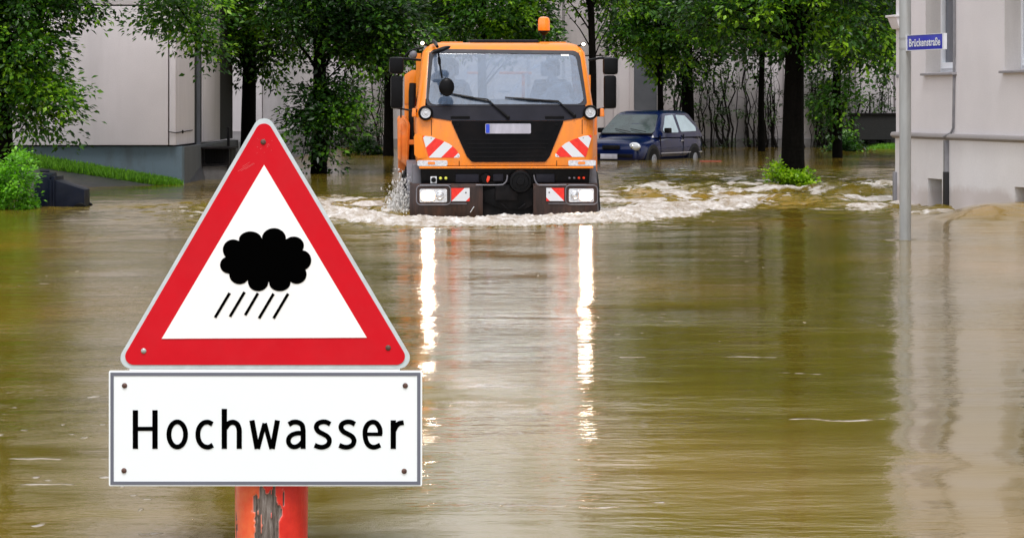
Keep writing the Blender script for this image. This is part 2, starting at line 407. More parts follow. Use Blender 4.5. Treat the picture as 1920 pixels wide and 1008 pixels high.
# ------------------------------------------------------------------ water
def water_fields(X, Y):
    # bow wave as a crest line in front of the truck and trailing to both sides
    P = [(-3.3, 31.3), (-2.5, 29.0), (-1.75, 26.9), (-1.1, 26.05), (-0.1, 25.8), (1.0, 26.6), (1.75, 28.2), (2.35, 29.6), (2.95, 30.9), (3.45, 31.8)]
    dmin = np.full(X.shape, 1e9); side = np.zeros(X.shape); tt = np.zeros(X.shape)
    for i in range(len(P)-1):
        ax, ay = P[i]; bx, by = P[i+1]; dx, dy = bx-ax, by-ay
        t = np.clip(((X-ax)*dx + (Y-ay)*dy)/(dx*dx+dy*dy), 0, 1)
        d = np.hypot(X-ax-t*dx, Y-ay-t*dy)
        s = np.sign(-(X-ax)*dy + (Y-ay)*dx)           # + behind the crest
        m = d < dmin
        dmin = np.where(m, d, dmin); side = np.where(m, s, side); tt = np.where(m, (i+t)/(len(P)-1), tt)
    dist = dmin*side
    n1 = fbm(X*2.1, Y*2.1, 3, 3)-0.5; n2 = fbm(X*9, Y*7, 11, 4, 0.62)-0.5; n3 = fbm(X*26, Y*20, 23, 3, 0.6)-0.5
    taper = sstep(0.0, 0.12, tt)*sstep(1.0, 0.80, tt)
    d2 = dist + n1*0.55 + n2*0.25
    width_b = 0.55 + 1.3*sstep(0.75, 0.35, np.abs(tt-0.5)*2)          # foam reaches back to the bumper in the middle
    crest = np.exp(-(np.where(d2 < 0, d2/0.32, d2/(0.55)))**2)*taper
    band = sstep(-0.60, -0.28, d2)*sstep(width_b+0.2, width_b-0.35, d2)*sstep(0, .08, tt)*sstep(1.0, .82, tt)
    h = 0.07*crest
    foam_glint = band
    # turbulent wake beside the truck and round the right hand tree
    turb = np.zeros(X.shape)
    def blob(cx, cy, rx, ry, a):
        return a*np.exp(-((X-cx)/rx)**2-((Y-cy)/ry)**2)
    turb += blob(-2.2, 29.5, 1.5, 3.6, 1.6) + blob(1.7, 31.5, 1.1, 4, 0.7) + blob(4.2, 36.0, 2.2, 4.2, 1.5) + blob(2.8, 35, 1.6, 3.0, 0.7) + blob(5.4, 35.0, 1.8, 4.0, 1.0)
    turb += blob(5.2, 32.5, 1.6, 2.0, 1.0) + blob(-4.4, 30.5, 1.6, 1.2, 0.45) + blob(5.0, 29.3, 0.8, 1.0, 0.8) + blob(4.3, 44, 3, 5, 0.45)
    turb = np.clip(turb, 0, 1.3)
    base_t = 0.06*sstep(20, 30, Y)
    ang = 0.35
    u = X*math.cos(ang)+Y*math.sin(ang); v = -X*math.sin(ang)+Y*math.cos(ang)
    chop = fbm(u*1.5, v*3.1, 41, 4, 0.55)-0.5
    h = h + (turb*0.19 + base_t*0.3)*chop
    crn = fbm(X*1.6+3, Y*1.35, 77, 5, 0.62)
    f2 = sstep(0.49, 0.65, crn + 0.10*(chop*2))*np.clip(turb*1.15, 0, 1)  # white patches: foam mixed with painted sky reflections on the chop
    f2 = f2*(0.55+0.9*fbm(X*14, Y*6, 91, 2))
    # standing roll behind the tree
    dd = (Y-35.6) + 0.18*(X-4.2) + 0.5*n1
    roll = np.exp(-(dd/0.35)**2)*sstep(2.6, 3.4, X)*sstep(6.0, 5.2, X)
    h += 0.06*roll
    foam_glint = np.maximum(foam_glint, f2); foam_glint = np.maximum(foam_glint, roll*sstep(0.42, 0.6, fbm(X*3, Y*4, 5, 3))*0.9)
    h += (n2*0.075 + n3*0.055)*np.clip(foam_glint*1.2, 0, 1)*np.clip(band+0.25, 0, 1)
    # muddy hump against the corner house
    hx = sstep(4.45, 5.5, X); hump = np.exp(-((Y-27.0-0.25*(X-5))/0.62)**2)*hx
    h += 0.20*hump*(1+0.25*n1)
    mud = np.clip(hump*1.3, 0, 1)*np.clip(0.25+1.5*(n1+0.22)+0.8*n2, 0, 1)
    mud = np.maximum(mud, 0.9*np.clip(blob(-5.6, 33.3, .9, .5, 1.3)-0.35, 0, 1))
    # gentle long swell over the calm water
    for (ax_, ay_, wl, am, ph) in ((0.15, 1, 0.85, .0016, .3), (-0.22, 1, 0.52, .0011, 1.9), (0.4, 1, 1.5, .0026, 4.), (-0.5, 1, 0.37, .0007, .8), (-.1, 1, 2.7, .004, 2.4)):
        l = math.hypot(ax_, ay_); ww = 2*math.pi/wl
        mod = 0.4+1.2*fbm(X*0.7+ph, Y*0.35, 55+int(ph*9), 2)
        h += (0.5-0.3*sstep(10, 15, Y))*am*mod*np.sin((ax_*X+ay_*Y)/l*ww + ph + 2.2*fbm(X*0.9, Y*0.5, 60+int(ph*7), 2)*3)
    # foam flecks on the near water, with sky glitter painted in as white
    fl = sstep(0.82, 0.88, fbm(X*15+40, Y*11, 131, 2, 0.35))*sstep(0.5, 0.62, fbm(X*0.6, Y*0.5+9, 141, 2))
    streak = 0
    for (sx0, sx1, sy, sl_) in ((0.55, 1.6, 12.35, 0.02), (1.0, 2.3, 11.6, .03), (-1.95, -1.3, 8.75, 0.03), (-0.3, 0.5, 7.75, .04), (0.9, 1.7, 9.9, 0.0), (-2.0, -1.1, 8.2, .05)):
        c = sy + sl_*(X-sx0)*3 + 0.30*(fbm(X*3, Y*0+sy, 151, 3)-0.5)
        streak = np.maximum(streak, np.exp(-((Y-c)/0.03)**2)*(X > sx0)*(X < sx1)*sstep(.50, .66, fbm(X*5, Y*14, 161, 4, .6)))
    dp = np.hypot(X-3.752, Y-22.9)           # ring of broken ripples round the pole
    h += 0.012*np.cos(dp*26)*np.exp(-dp/0.22)
    foam_glint = np.maximum(foam_glint, 0.55*np.exp(-((dp-0.085)/0.05)**2)*sstep(.35, .6, fbm(X*9, Y*9, 171, 2)))
    mud = np.maximum(mud, 0.62*np.exp(-((X-0.95)/0.75)**2-((Y-8.4)/1.1)**2)*(0.6+0.8*fbm(X*1.5, Y*1.2, 181, 3)))
    turb = turb + 0.45*sstep(11, 15, Y)*sstep(27, 23, Y) + 0.30*sstep(8.0, 9.5, Y)*sstep(1.2, -0.2, X)
    fleck = np.clip(fl*.8 + streak, 0, 1)
    foam_glint = np.maximum(foam_glint, fleck*0.75)
    return h, np.clip(foam_glint, 0, 1), np.clip(mud, 0, 1), turb
rows = [-8, -4, 0, 2, 4, 5, 6]
Y = 6.4
while Y < 24: rows.append(Y); Y += max(0.012, Y*Y/(CAMZ*2400)*0.62)
while Y < 33: rows.append(Y); Y += 0.034
while Y < 90: rows.append(Y); Y += 0.13 if Y < 48 else 0.4
rows += [100, 130, 200, 400]
rows = np.array(rows)
us = np.concatenate([-np.array([9, 5, 3, 2, 1.3, .9, .6, .45, .35, .3, .27]), np.linspace(-.245, .245, 820), np.array([.27, .3, .35, .45, .6, .9, 1.3, 2, 3, 5, 9])])
UU, YY = np.meshgrid(us, rows); XX = UU*np.maximum(np.abs(YY), 4.0)
H, FO, MU, TU = water_fields(XX, YY)
fade = sstep(400, 60, YY)
idx = np.arange(len(us)*len(rows)).reshape(len(rows), len(us))
Q = np.stack([idx[:-1,:-1], idx[:-1,1:], idx[1:,1:], idx[1:,:-1]], -1).reshape(-1, 4)

mw, nt, b, out = nodes_of('flood_water')
tc = nt.nodes.new('ShaderNodeTexCoord'); vec = tc.outputs['Object']
af = nt.nodes.new('ShaderNodeAttribute'); af.attribute_name = 'foam_glint'
am = nt.nodes.new('ShaderNodeAttribute'); am.attribute_name = 'mud'
at = nt.nodes.new('ShaderNodeAttribute'); at.attribute_name = 'turb'
big = noise(nt, 0.33, 3, 0.5, vec, (1, 0.5, 1))
body = ramp(nt, big, [(0.32, (0.120, 0.088, 0.009)), (0.5, (0.172, 0.118, 0.012)), (0.68, (0.29, 0.165, 0.018))])
body = mixcol(nt, am.outputs['Fac'], body, (0.29, 0.185, 0.060))
fine = noise(nt, 16, 6, 0.7, vec, (1, 0.7, 1))
ff = math_n(nt, 'ADD', af.outputs['Fac'], math_n(nt, 'MULTIPLY', math_n(nt, 'SUBTRACT', fine, 0.5), 0.9))
fm = ramp(nt, ff, [(0.36, 0.0), (0.74, 1.0)])
fm = math_n(nt, 'MULTIPLY', fm, math_n(nt, 'GREATER_THAN', af.outputs['Fac'], 0.02))
fcol = ramp(nt, noise(nt, 6, 7, 0.72, vec, (1, 1.3, 1)), [(0.34, (0.27, 0.21, 0.14)), (0.48, (0.46, 0.41, 0.36)), (0.64, (0.70, 0.68, 0.66))])
c = mixcol(nt, fm, body, fcol)
nt.links.new(c, b.inputs['Base Color'])
nt.links.new(math_n(nt, 'ADD', math_n(nt, 'MULTIPLY', fm, 0.45), 0.085), b.inputs['Roughness'])
b.inputs['IOR'].default_value = 1.40
b.inputs['Coat Weight'].default_value = 0.75; b.inputs['Coat IOR'].default_value = 1.5; b.inputs['Coat Roughness'].default_value = 0.09
r1 = noise(nt, 4.2, 4, 0.6, vec, (0.5, 1.6, 1)); r2 = noise(nt, 15, 3, 0.55, vec, (0.85, 1.2, 1)); r3 = noise(nt, 0.8, 2, 0.5, vec)
calm = math_n(nt, 'MAXIMUM', math_n(nt, 'SUBTRACT', math_n(nt, 'MULTIPLY', r3, 3.4), 0.95), 0.22)
hsum = math_n(nt, 'ADD', math_n(nt, 'MULTIPLY', r1, 0.0056), math_n(nt, 'MULTIPLY', r2, 0.0013))
hsum = math_n(nt, 'MULTIPLY', hsum, calm)
hsum = math_n(nt, 'MULTIPLY', hsum, math_n(nt, 'ADD', math_n(nt, 'MULTIPLY', at.outputs['Fac'], 2.2), 1.0))
hsum = math_n(nt, 'ADD', hsum, math_n(nt, 'MULTIPLY', math_n(nt, 'MULTIPLY', fine, fm), 0.02))
bp = nt.nodes.new('ShaderNodeBump'); bp.inputs['Distance'].default_value = 1.0; bp.inputs['Strength'].default_value = 1.0
nt.links.new(hsum, bp.inputs['Height']); nt.links.new(bp.outputs[0], b.inputs['Normal']); nt.links.new(bp.outputs[0], b.inputs['Coat Normal'])
nt.links.new(math_n(nt, 'SUBTRACT', 0.28, math_n(nt, 'MULTIPLY', fm, 0.3)), b.inputs['Coat Weight'])
wo = np_mesh('water', np.stack([XX, YY, H*fade], -1).reshape(-1, 3), Q, mw, [('foam_glint', 'POINT', FO), ('mud', 'POINT', MU), ('turb', 'POINT', TU)])
tag(wo, kind='structure')

# ------------------------------------------------------------------ splash by the front wheel
def blobs(name, pts, rad, m, label, cat, rs):
    base = bmesh.new(); bmesh.ops.create_icosphere(base, subdivisions=1, radius=1)
    bv = np.array([v.co[:] for v in base.verts]); bf = np.array([[v.index for v in f.verts] for f in base.faces]); base.free()
    V = []; Fc = []
    for i, (p, r) in enumerate(zip(pts, rad)):
        s = r*(0.6+0.8*rs.rand(3)); s[2] *= 2.2
        V.append(bv*s*(0.8+0.4*rs.rand(len(bv), 1)) + p); Fc.append(bf + i*len(bv))
    o = np_mesh(name, np.concatenate(V), np.concatenate(Fc), m)
    return tag(o, label, cat, kind='stuff')
m_spray = mat('churned_spray', (0.85, 0.84, 0.82), 0.25, var=0.2, scale=30)
m_spray.node_tree.nodes['Principled BSDF'].inputs['Transmission Weight'].default_value = 0.35
rs = np.random.RandomState(5)
pts = []; rad = []
for k in range(2300):
    a = rs.rand()
    p = np.array([-1.30 + rs.randn()*0.075 - 0.06*a, 28.6 + rs.randn()*0.25, abs(rs.randn())*0.16*(1.1-0.2*a)])
    if rs.rand() < 0.0: p = np.array([rs.uniform(-1.25, 1.15), 27.0 + rs.randn()*0.2, 0.03+abs(rs.randn())*0.02])
    pts.append(p); rad.append(0.0025+0.010*rs.rand()**2.5)
blobs('splash', pts, rad, m_spray, 'white spray thrown up along the front of the orange truck', 'splash', rs)

# ------------------------------------------------------------------ WARNING SIGN
SY = 7.0
def S(px, py, off=0.0): p = W(px, py, SY); return (p.x, p.y + off, p.z)
spx = SY/F
root = empty('warning_sign', 'red bordered triangular flood warning sign with black rain cloud above a Hochwasser board', 'sign', (W(497, 0, SY).x, SY, -0.5))
RL = Vector(root.location)
def sgn(name, mb, m, parent=root, **k):
    mb.v = [(v[0]-RL.x, v[1]-RL.y, v[2]-RL.z) for v in mb.v]
    return mb.build(name, m, parent, **k)
def plate(name, pts, m, off, th, parent=root, r=0, seg=8, **k):
    q = round_poly(pts, r, seg) if r else pts
    return sgn(name, MB().prism([S(x, y, -off) for x, y in q], (0, th, 0)), m, parent, **k)
rim = plate('triangle_plate', [(211.5, 690), (495, 202.5), (783.5, 690)], M['signrim'], 0.004, 0.006, r=20, smooth=0)
red = plate('red_border', [(223.5, 683), (495.2, 216), (771.5, 683)], M['signred'], 0.0065, 0.0022, rim, r=16, smooth=0)
plate('white_field', [(304, 634), (495.7, 309), (688, 632)], M['signtri'], 0.0085, 0.0016, rim, smooth=0)
Zs = 4.583
ells = [(265,310,88,88),(413,225,98,72),(615,215,103,90),(785,275,87,78),(855,400,80,85),(810,520,85,82),(665,590,92,75),(480,580,88,85),(320,520,88,85),(235,440,82,75),(545,400,300,180)]
cl = []
for k in range(360):
    a = 2*math.pi*k/360; ca, sa = math.cos(a), math.sin(a); best = 0
    for (ex, ey, rx, ry) in ells:
        ox, oy = 545-ex, 400-ey
        A = (ca/rx)**2+(sa/ry)**2; B = 2*(ox*ca/rx**2+oy*sa/ry**2); C = (ox/rx)**2+(oy/ry)**2-1
        D = B*B-4*A*C
        if D > 0: best = max(best, (-B+math.sqrt(D))/(2*A))
    cl.append((380+(545+best*ca)/Zs, 400+(400+best*sa)/Zs))
plate('cloud_symbol', cl, M['ink'], 0.0100, 0.0012, rim, smooth=0)
mbr = MB()
for (x0, y0, x1, y1) in ((235,680,110,890),(363,672,238,882),(478,682,368,870),(612,686,487,897),(737,686,612,897)):
    a = Vector((380+x0/Zs, 400+y0/Zs)); b_ = Vector((380+x1/Zs, 400+y1/Zs)); d = (b_-a).normalized(); nrm = Vector((-d.y, d.x))*2.6
    mbr.prism([S(*(a+nrm), -0.0100), S(*(b_+nrm), -0.0100), S(*(b_-nrm), -0.0100), S(*(a-nrm), -0.0100)], (0, 0.0012, 0))
sgn('rain_symbol', mbr, M['ink'], rim, smooth=0)
mb = MB()
for (x, y, l) in ((446, 321, 20), (452, 320, 24), (460, 317, 18), (455, 312, 14)):
    mb.prism([S(x, y, -0.0068), S(x+l, y-l*.62, -0.0068), S(x+l+.2, y-l*.62+.45, -0.0068), S(x+.4, y+.5, -0.0068)], (0, 0.0003, 0))
for i in range(16):
    x = 480+random.random()*36; y = 258+random.random()*34; l = 1+random.random()*2
    mb.prism([S(x, y, -0.0068), S(x+l, y-l*.7, -0.0068), S(x+l, y-l*.7+.7, -0.0068), S(x, y+.7, -0.0068)], (0, 0.0003, 0))
sgn('scratch_mark', mb, M['scratch'], red, smooth=0); bpy.data.objects['scratch_mark']['kind'] = 'stuff'
def bolt(px, py, m, base, r=5.2, parent=root):
    mb = MB(); p = S(px, py, -base); rr = r*spx
    mb.lathe([(rr, 0), (rr, 0.0012), (rr*0.85, 0.0028), (rr*0.5, 0.004), (0.0001, 0.0044)], p, (0, -1, 0), 14)
    return sgn('bolt', mb, m, parent)
for (x, y, m) in ((494, 266, M['rust']), (270, 657, M['zinc']), (728, 651, M['rust'])): bolt(x, y, m, 0.0065, parent=rim)
brd = plate('name_board', [(204.5, 910), (204.5, 694), (791.5, 694), (791.5, 910)], M['signwhite'], 0.004, 0.006, r=3, smooth=0)
mb = MB()
x0, x1, y0, y1, t = 207.5, 788.5, 697.5, 907.5, 6.2
for (a, b_, c_, d_) in ((x0, x1, y0, y0+t), (x0, x1, y1-t, y1), (x0, x0+t, y0+t, y1-t), (x1-t, x1, y0+t, y1-t)):
    mb.prism([S(a, d_, -0.0055), S(a, c_, -0.0055), S(b_, c_, -0.0055), S(b_, d_, -0.0055)], (0, 0.0012, 0))
sgn('grey_border', mb, M['signgrey'], brd, smooth=0)
for (x, y) in ((234, 722), (760, 722), (233, 881), (758, 882)): bolt(x, y, M['rust'], 0.0045, 5.0, brd)
plate('connecting_strip', [(243, 696), (243, 689), (750, 689), (750, 696)], M['signwhite'], 0.001, 0.003, smooth=0)
# the word Hochwasser, drawn as strokes (zoomed coordinates: 3.073 per photo pixel from 200,680)
def crom(pts, n=8):
    P = [Vector(p) for p in pts]; P = [P[0]*2-P[1]] + P + [P[-1]*2-P[-2]]; out = []
    for i in range(1, len(P)-2):
        for k in range(n):
            t = k/n
            out.append(0.5*((2*P[i]) + (P[i+1]-P[i-1])*t + (2*P[i-1]-5*P[i]+4*P[i+1]-P[i+2])*t*t + (3*P[i]-P[i-1]-3*P[i+1]+P[i+2])*t**3))
    out.append(P[-2]); return out
def ellarc(cx, cy, rx, ry, a0, a1, n=28):
    return [Vector((cx+rx*math.cos(R(a0+(a1-a0)*k/n)), cy+ry*math.sin(R(a0+(a1-a0)*k/n)))) for k in range(n+1)]
letters = []
def st(pts, w0, w1=None): letters.append((pts, w0, w1 or w0))
L2 = lambda *p: [Vector(q) for q in p]
st(L2((167,270),(167,492)),30); st(L2((280,270),(280,492)),30); st(L2((180,377),(268,377)),23)
st(ellarc(408,409,48,72,0,360,44),27)
st(crom([(611,350),(585,338),(556,345),(534,372),(527,409),(534,447),(556,474),(588,482),(613,470)]),27)
st(L2((679,262),(679,492)),30)
st(crom([(685,372),(703,348),(728,339),(752,350),(764,378),(765,410)])+[Vector((765,492))],29)
st(L2((838,328),(868,492)),29); st(L2((872,492),(911,345)),24); st(L2((912,345),(951,492)),24); st(L2((955,492),(985,328)),29)
st(crom([(1050,352),(1075,339),(1103,340),(1126,355),(1133,385)])+[Vector((1133,492))],28)
st(crom([(1130,403),(1100,402),(1068,412),(1050,432),(1050,458),(1066,477),(1090,480),(1114,468),(1130,450)]),26)
for ox in (0, 142):
    st(crom([(1289+ox,350),(1265+ox,338),(1238+ox,338),(1215+ox,350),(1209+ox,371),(1222+ox,392),(1247+ox,406),(1272+ox,421),(1284+ox,443),(1276+ox,468),(1252+ox,481),(1225+ox,481),(1199+ox,471)]),27)
st(crom([(1577,408),(1574,375),(1556,346),(1532,338),(1507,350),(1491,380),(1490,420),(1500,457),(1520,478),(1548,482),(1577,470)]),27)
st(L2((1492,408),(1588,408)),20)
st(L2((1652,328),(1652,492)),30); st(crom([(1655,388),(1668,362),(1686,346),(1712,341)]),27)
mb = MB()
for li, (pts, wa, wb) in enumerate(letters):
    zoff = -(0.0052 + 0.00012*(li % 5)); n = len(pts)
    closed = (pts[0]-pts[-1]).length < 0.5
    Lf, Rt = [], []
    for i, p in enumerate(pts):
        if closed: t = pts[1]-pts[-2] if i in (0, n-1) else pts[i+1]-pts[i-1]
        else: t = pts[min(i+1, n-1)]-pts[max(i-1, 0)]
        t.normalize(); nn = Vector((-t.y, t.x))*(wa/2+.4)
        Lf.append(p+nn); Rt.append(p-nn)
    f = lambda q, z: S(200+q.x/3.073, 680+q.y/3.073, z)
    vs_ = [f(q, zoff) for q in Lf]+[f(q, zoff) for q in Rt]
    mb.add(vs_, [(i, i+1, n+i+1, n+i) for i in range(n-1)])
sgn('lettering', mb, M['ink'], brd, smooth=0)
# post: chipped red paint on old wood
npy, npa = 260, 200
zz = np.linspace(-0.5, 0.62, npy); aa = np.linspace(0, 2*math.pi, npa, endpoint=False)
AA, ZZ = np.meshgrid(aa, zz)
# angle -pi/2 faces the camera
sx = np.sin(AA+math.pi)*0+np.cos(AA)                # lateral -1..1
front = -np.sin(AA)
zc = 1.3-(962-HZ)*SY/F
px_m = W(512, 0, SY).x-W(509, 0, SY).x
nz = fbm(AA*9, ZZ*14, 201, 4, .6)-0.5; nz2 = fbm(AA*30+7, ZZ*5, 211, 4, .6)-0.5
cx_ = (AA-1.5*math.pi)*0.107
chip = 1.1-np.hypot((cx_-(-0.004))/0.044, np.maximum(np.abs(ZZ-zc+0.035)-0.06, 0)/0.05)+nz*1.9+nz2*0.7
chip2 = 1-np.hypot((cx_-0.028)/0.022, (ZZ-zc-0.0)/0.035)+nz*1.6
chip3 = 1-np.hypot((cx_+0.05)/0.02, (ZZ-zc-0.004)/0.03)+nz*1.4-0.4
chip = np.maximum(np.maximum(chip, chip2), chip3)
chip = np.maximum(chip, (fbm(AA*6+3, ZZ*7, 221, 4)-0.68)*6)
chip = np.where(front > 0.1, chip, (fbm(AA*6+3, ZZ*7, 221, 4)-0.70)*6)
cm = sstep(0.30, 0.42, chip)
rr = 0.107+0.0012*(fbm(AA*3, ZZ*4, 5, 3)-.5) - cm*(0.004+0.005*(fbm(AA*28, ZZ*4, 231, 3)))
rr = rr*(1+0.015*np.sin(ZZ*3))
PV = np.stack([rr*np.cos(AA)+px_m*0, rr*np.sin(AA), ZZ], -1).reshape(-1, 3)
PV = PV + np.array([W(509, 0, SY+0.12).x-RL.x, 0.122, 0.5])
i0 = np.arange(npy*npa).reshape(npy, npa); i1 = np.roll(i0, -1, 1)
Q = np.stack([i0[:-1], i1[:-1], i1[1:], i0[1:]], -1).reshape(-1, 4)
m, nt, b, out = nodes_of('chipped_red_post')
a1 = nt.nodes.new('ShaderNodeAttribute'); a1.attribute_name = 'chip'
a2 = nt.nodes.new('ShaderNodeAttribute'); a2.attribute_name = 'faded'
f = noise(nt, 14, 6, 0.65)
paint = ramp(nt, f, [(0.3, (0.62, 0.012, 0.008)), (0.6, (0.80, 0.035, 0.018)), (0.8, (0.85, 0.07, 0.03))])
paint2 = ramp(nt, f, [(0.3, (0.85, 0.09, 0.03)), (0.55, (0.88, 0.17, 0.055)), (0.75, (0.9, 0.33, 0.16))])
pc = mixcol(nt, a2.outputs['Fac'], paint, paint2)
wood = ramp(nt, noise(nt, 9, 8, 0.8, stretch=(9, 9, 0.7)), [(0.36, (0.02, 0.015, 0.012)), (0.5, (0.16, 0.13, 0.11)), (0.68, (0.36, 0.33, 0.31))])
c = mixcol(nt, ramp(nt, a1.outputs['Fac'], [(0.35, 0.0), (0.5, 1.0)]), pc, wood)
edge = ramp(nt, a1.outputs['Fac'], [(0.0, 0.0), (0.2, 0.5), (0.42, 0.0)])
c = mixcol(nt, edge, c, (0.8, 0.55, 0.5))
nt.links.new(c, b.inputs['Base Color'])
rg = nt.nodes.new('ShaderNodeMapRange'); nt.links.new(a1.outputs['Fac'], rg.inputs[0]); rg.inputs[3].default_value = 0.3; rg.inputs[4].default_value = 0.9
nt.links.new(rg.outputs[0], b.inputs['Roughness'])
bn = noise(nt, 30, 6, 0.7, stretch=(3, 3, 0.6)); bp = nt.nodes.new('ShaderNodeBump'); bp.inputs['Distance'].default_value = 0.003; bp.inputs['Strength'].default_value = 0.6
nt.links.new(bn, bp.inputs['Height']); nt.links.new(bp.outputs[0], b.inputs['Normal'])
faded = sstep(-0.006, -0.03, cx_ + 0.02*nz)*np.where(front > 0, 1, 0.2)
po = np_mesh('post', PV, Q, m, [('chip', 'POINT', cm), ('faded', 'POINT', faded)]); po.parent = root

# ------------------------------------------------------------------ TRUCK
TY, TX = 27.9, W(948, 0, 27.9).x
YAW = R(3.0)
truck = empty('municipal_truck', 'orange municipal truck with lit headlights driving through the flood water', 'truck', (TX, TY, 0.0), YAW)
def T(px, py, y=0.0):
    Yw = TY+y
    return Vector((((px-CX)*Yw/F-TX)+math.sin(YAW)*y, y, CAMZ-(py-HZ)*Yw/F))
def tp(name, mb, m, parent=truck, **k): return mb.build(name, m, parent, **k)
def fy(z):
    return float(np.interp(z, [-0.2, 0.58, 1.13, 1.28, 1.89, 2.0], [0.0, 0.0, 0.03, 0.08, 0.36, 0.42]))
def TF(px, py, proud=0.0):
    p = T(px, py, 0.0)
    for _ in range(3): p = T(px, py, fy(p.z)-proud)
    return p
def tpanel(name, pts, m, proud, th, parent=truck, r=0, seg=5, **k):
    q = round_poly(pts, r, seg) if r else pts
    return tp(name, MB().prism([TF(x, y, proud) for x, y in q], (0, th, 0)), m, parent, **k)

def ring(z, yf, yr, hw, r, n=5, bul=0.03):
    pts = []
    for (cx, cy, a0) in ((-hw+r, yf+r, 180), (hw-r, yf+r, 270), (hw-r, yr-r, 0), (-hw+r, yr-r, 90)):
        for k in range(n):
            a = R(a0+90*k/(n-1)); pts.append((cx+r*math.cos(a), cy+r*math.sin(a), z))
    return pts
lv = [(0.585, 0.004, 1.015, .10), (0.66, 0.0, 1.035, .11), (1.13, 0.03, 1.05, .11), (1.27, 0.08, 1.035, .10), (1.905, 0.36, 0.958, .075), (1.955, 0.40, 0.93, .08), (1.995, 0.46, 0.885, .09), (2.025, 0.56, 0.80, .09)]
rings = [ring(z, yf, 1.72 if z < 1.95 else 1.72-(z-1.95)*0.8, hw, r) for z, yf, hw, r in lv]
mb = MB(); n = 20; vs_ = [p for r_ in rings for p in r_]; fs_ = []
for i in range(len(rings)-1):
    for k in range(n):
        if i == 3 and k in (4, 9, 14, 19): continue      # windscreen, side and rear openings
        fs_.append((i*n+k, i*n+(k+1) % n, (i+1)*n+(k+1) % n, (i+1)*n+k))
fs_.append(tuple(reversed(range(n)))); fs_.append(tuple(range((len(rings)-1)*n, len(rings)*n)))
mb.add(vs_, fs_)
cab = tp('cab', mb, M['orange'], smooth=50)
# panel joints on the orange front
mb = MB()
for a, b_ in (((809, 224), (809, 254)), ((1092, 224), (1092, 252)), ((861, 297), (861, 314)), ((1044, 297), (1044, 314))):
    p, q = TF(*a, 0.0025), TF(*b_, 0.0025); mb.prism([p+Vector((-.004, 0, 0)), p+Vector((.004, 0, 0)), q+Vector((.004, 0, 0)), q+Vector((-.004, 0, 0))], (0, .01, 0))
tp('panel_joint', mb, M['dark'], cab, smooth=0, each=True)
# roof lip, hatch, aerial
mb = MB()
for (a, b_) in ((875, 886), (940, 948), (1000, 1012)): pass
hat = MB().box(T(880, 0, .8).x, T(1008, 0, .8).x, 0.62, 1.35, 2.027, 2.062)
tp('roof_hatch', hat, M['bluepl'], bevel=.012)
for (a, b_) in ((826, 868), (1012, 1062)):
    tp('roof_rib', MB().box(T(a, 0, .6).x, T(b_, 0, .6).x, 0.58, 1.5, 2.02, 2.036), M['orange'], cab, bevel=.006)
tp('aerial', MB().tube([T(1045, 77, .9), T(1045, 62, .9)], .004, 6), M['blackpl'])
# windscreen surround and glass
wsO = [(799, 199), (804.5, 92), (1087, 95), (1102, 198)]
wsI = [(802.5, 196), (812.5, 99.5), (1080, 101.5), (1097, 195)]
o_, i_ = round_poly(wsO, [8, 16, 16, 8], 6), round_poly(wsI, [10, 13, 13, 10], 6)
mb = MB(); nO = len(o_)
A0 = [TF(x, y, .012) for x, y in o_]; A1 = [TF(x, y, .012) for x, y in i_]; B0 = [TF(x, y, -.02) for x, y in o_]; B1 = [TF(x, y, -.02) for x, y in i_]
mb.add(A0+A1+B0+B1, [f_ for i in range(nO) for f_ in ((i, (i+1) % nO, nO+(i+1) % nO, nO+i), (i, 2*nO+i, 2*nO+(i+1) % nO, (i+1) % nO), (nO+i, nO+(i+1) % nO, 3*nO+(i+1) % nO, 3*nO+i))])
tp('windscreen_seal', mb, M['bluepl'], smooth=30)
mg, nt, b, out = nodes_of('hazy_windscreen_glass')
tr = nt.nodes.new('ShaderNodeBsdfTransparent'); tr.inputs[0].default_value = (0.80, 0.86, 0.92, 1)
gl = nt.nodes.new('ShaderNodeBsdfGlossy'); gl.inputs['Roughness'].default_value = 0.05
df = nt.nodes.new('ShaderNodeBsdfDiffuse')
tc = nt.nodes.new('ShaderNodeTexCoord'); vec = tc.outputs['Object']
# film of dirt, its blue haze painted for the sky reflection, thinner where the wipers swept (arcs round the two wiper spindles)
def arcs(px, py, r_lo, r_hi):
    c0 = TF(px, py, 0); vm = nt.nodes.new('ShaderNodeVectorMath'); vm.operation = 'DISTANCE'; nt.links.new(vec, vm.inputs[0]); vm.inputs[1].default_value = c0
    d = vm.outputs['Value']
    rip = math_n(nt, 'SINE', math_n(nt, 'MULTIPLY', d, 75))
    e1 = math_n(nt, 'SUBTRACT', 1.0, math_n(nt, 'MULTIPLY', math_n(nt, 'ABSOLUTE', math_n(nt, 'SUBTRACT', d, r_hi)), 22), clamp=True)
    e2 = math_n(nt, 'SUBTRACT', 1.0, math_n(nt, 'MULTIPLY', math_n(nt, 'ABSOLUTE', math_n(nt, 'SUBTRACT', d, r_lo)), 22), clamp=True)
    return math_n(nt, 'ADD', math_n(nt, 'MULTIPLY', rip, 0.10), math_n(nt, 'MULTIPLY', math_n(nt, 'MAXIMUM', e1, e2, clamp=False), 0.35))
film = math_n(nt, 'ADD', arcs(952, 222, 0.40, 0.74), arcs(1077, 218, 0.42, 0.76))
fn = noise(nt, 2.0, 3, 0.5, vec)
film = math_n(nt, 'ADD', math_n(nt, 'MULTIPLY', film, 0.30), math_n(nt, 'MULTIPLY', math_n(nt, 'SUBTRACT', fn, 0.5), 0.35))
fac = math_n(nt, 'ADD', film, 0.36, clamp=True)
df.inputs[0].default_value = (0.20, 0.28, 0.42, 1)  # bluish film colour carries the reflection of the bright sky
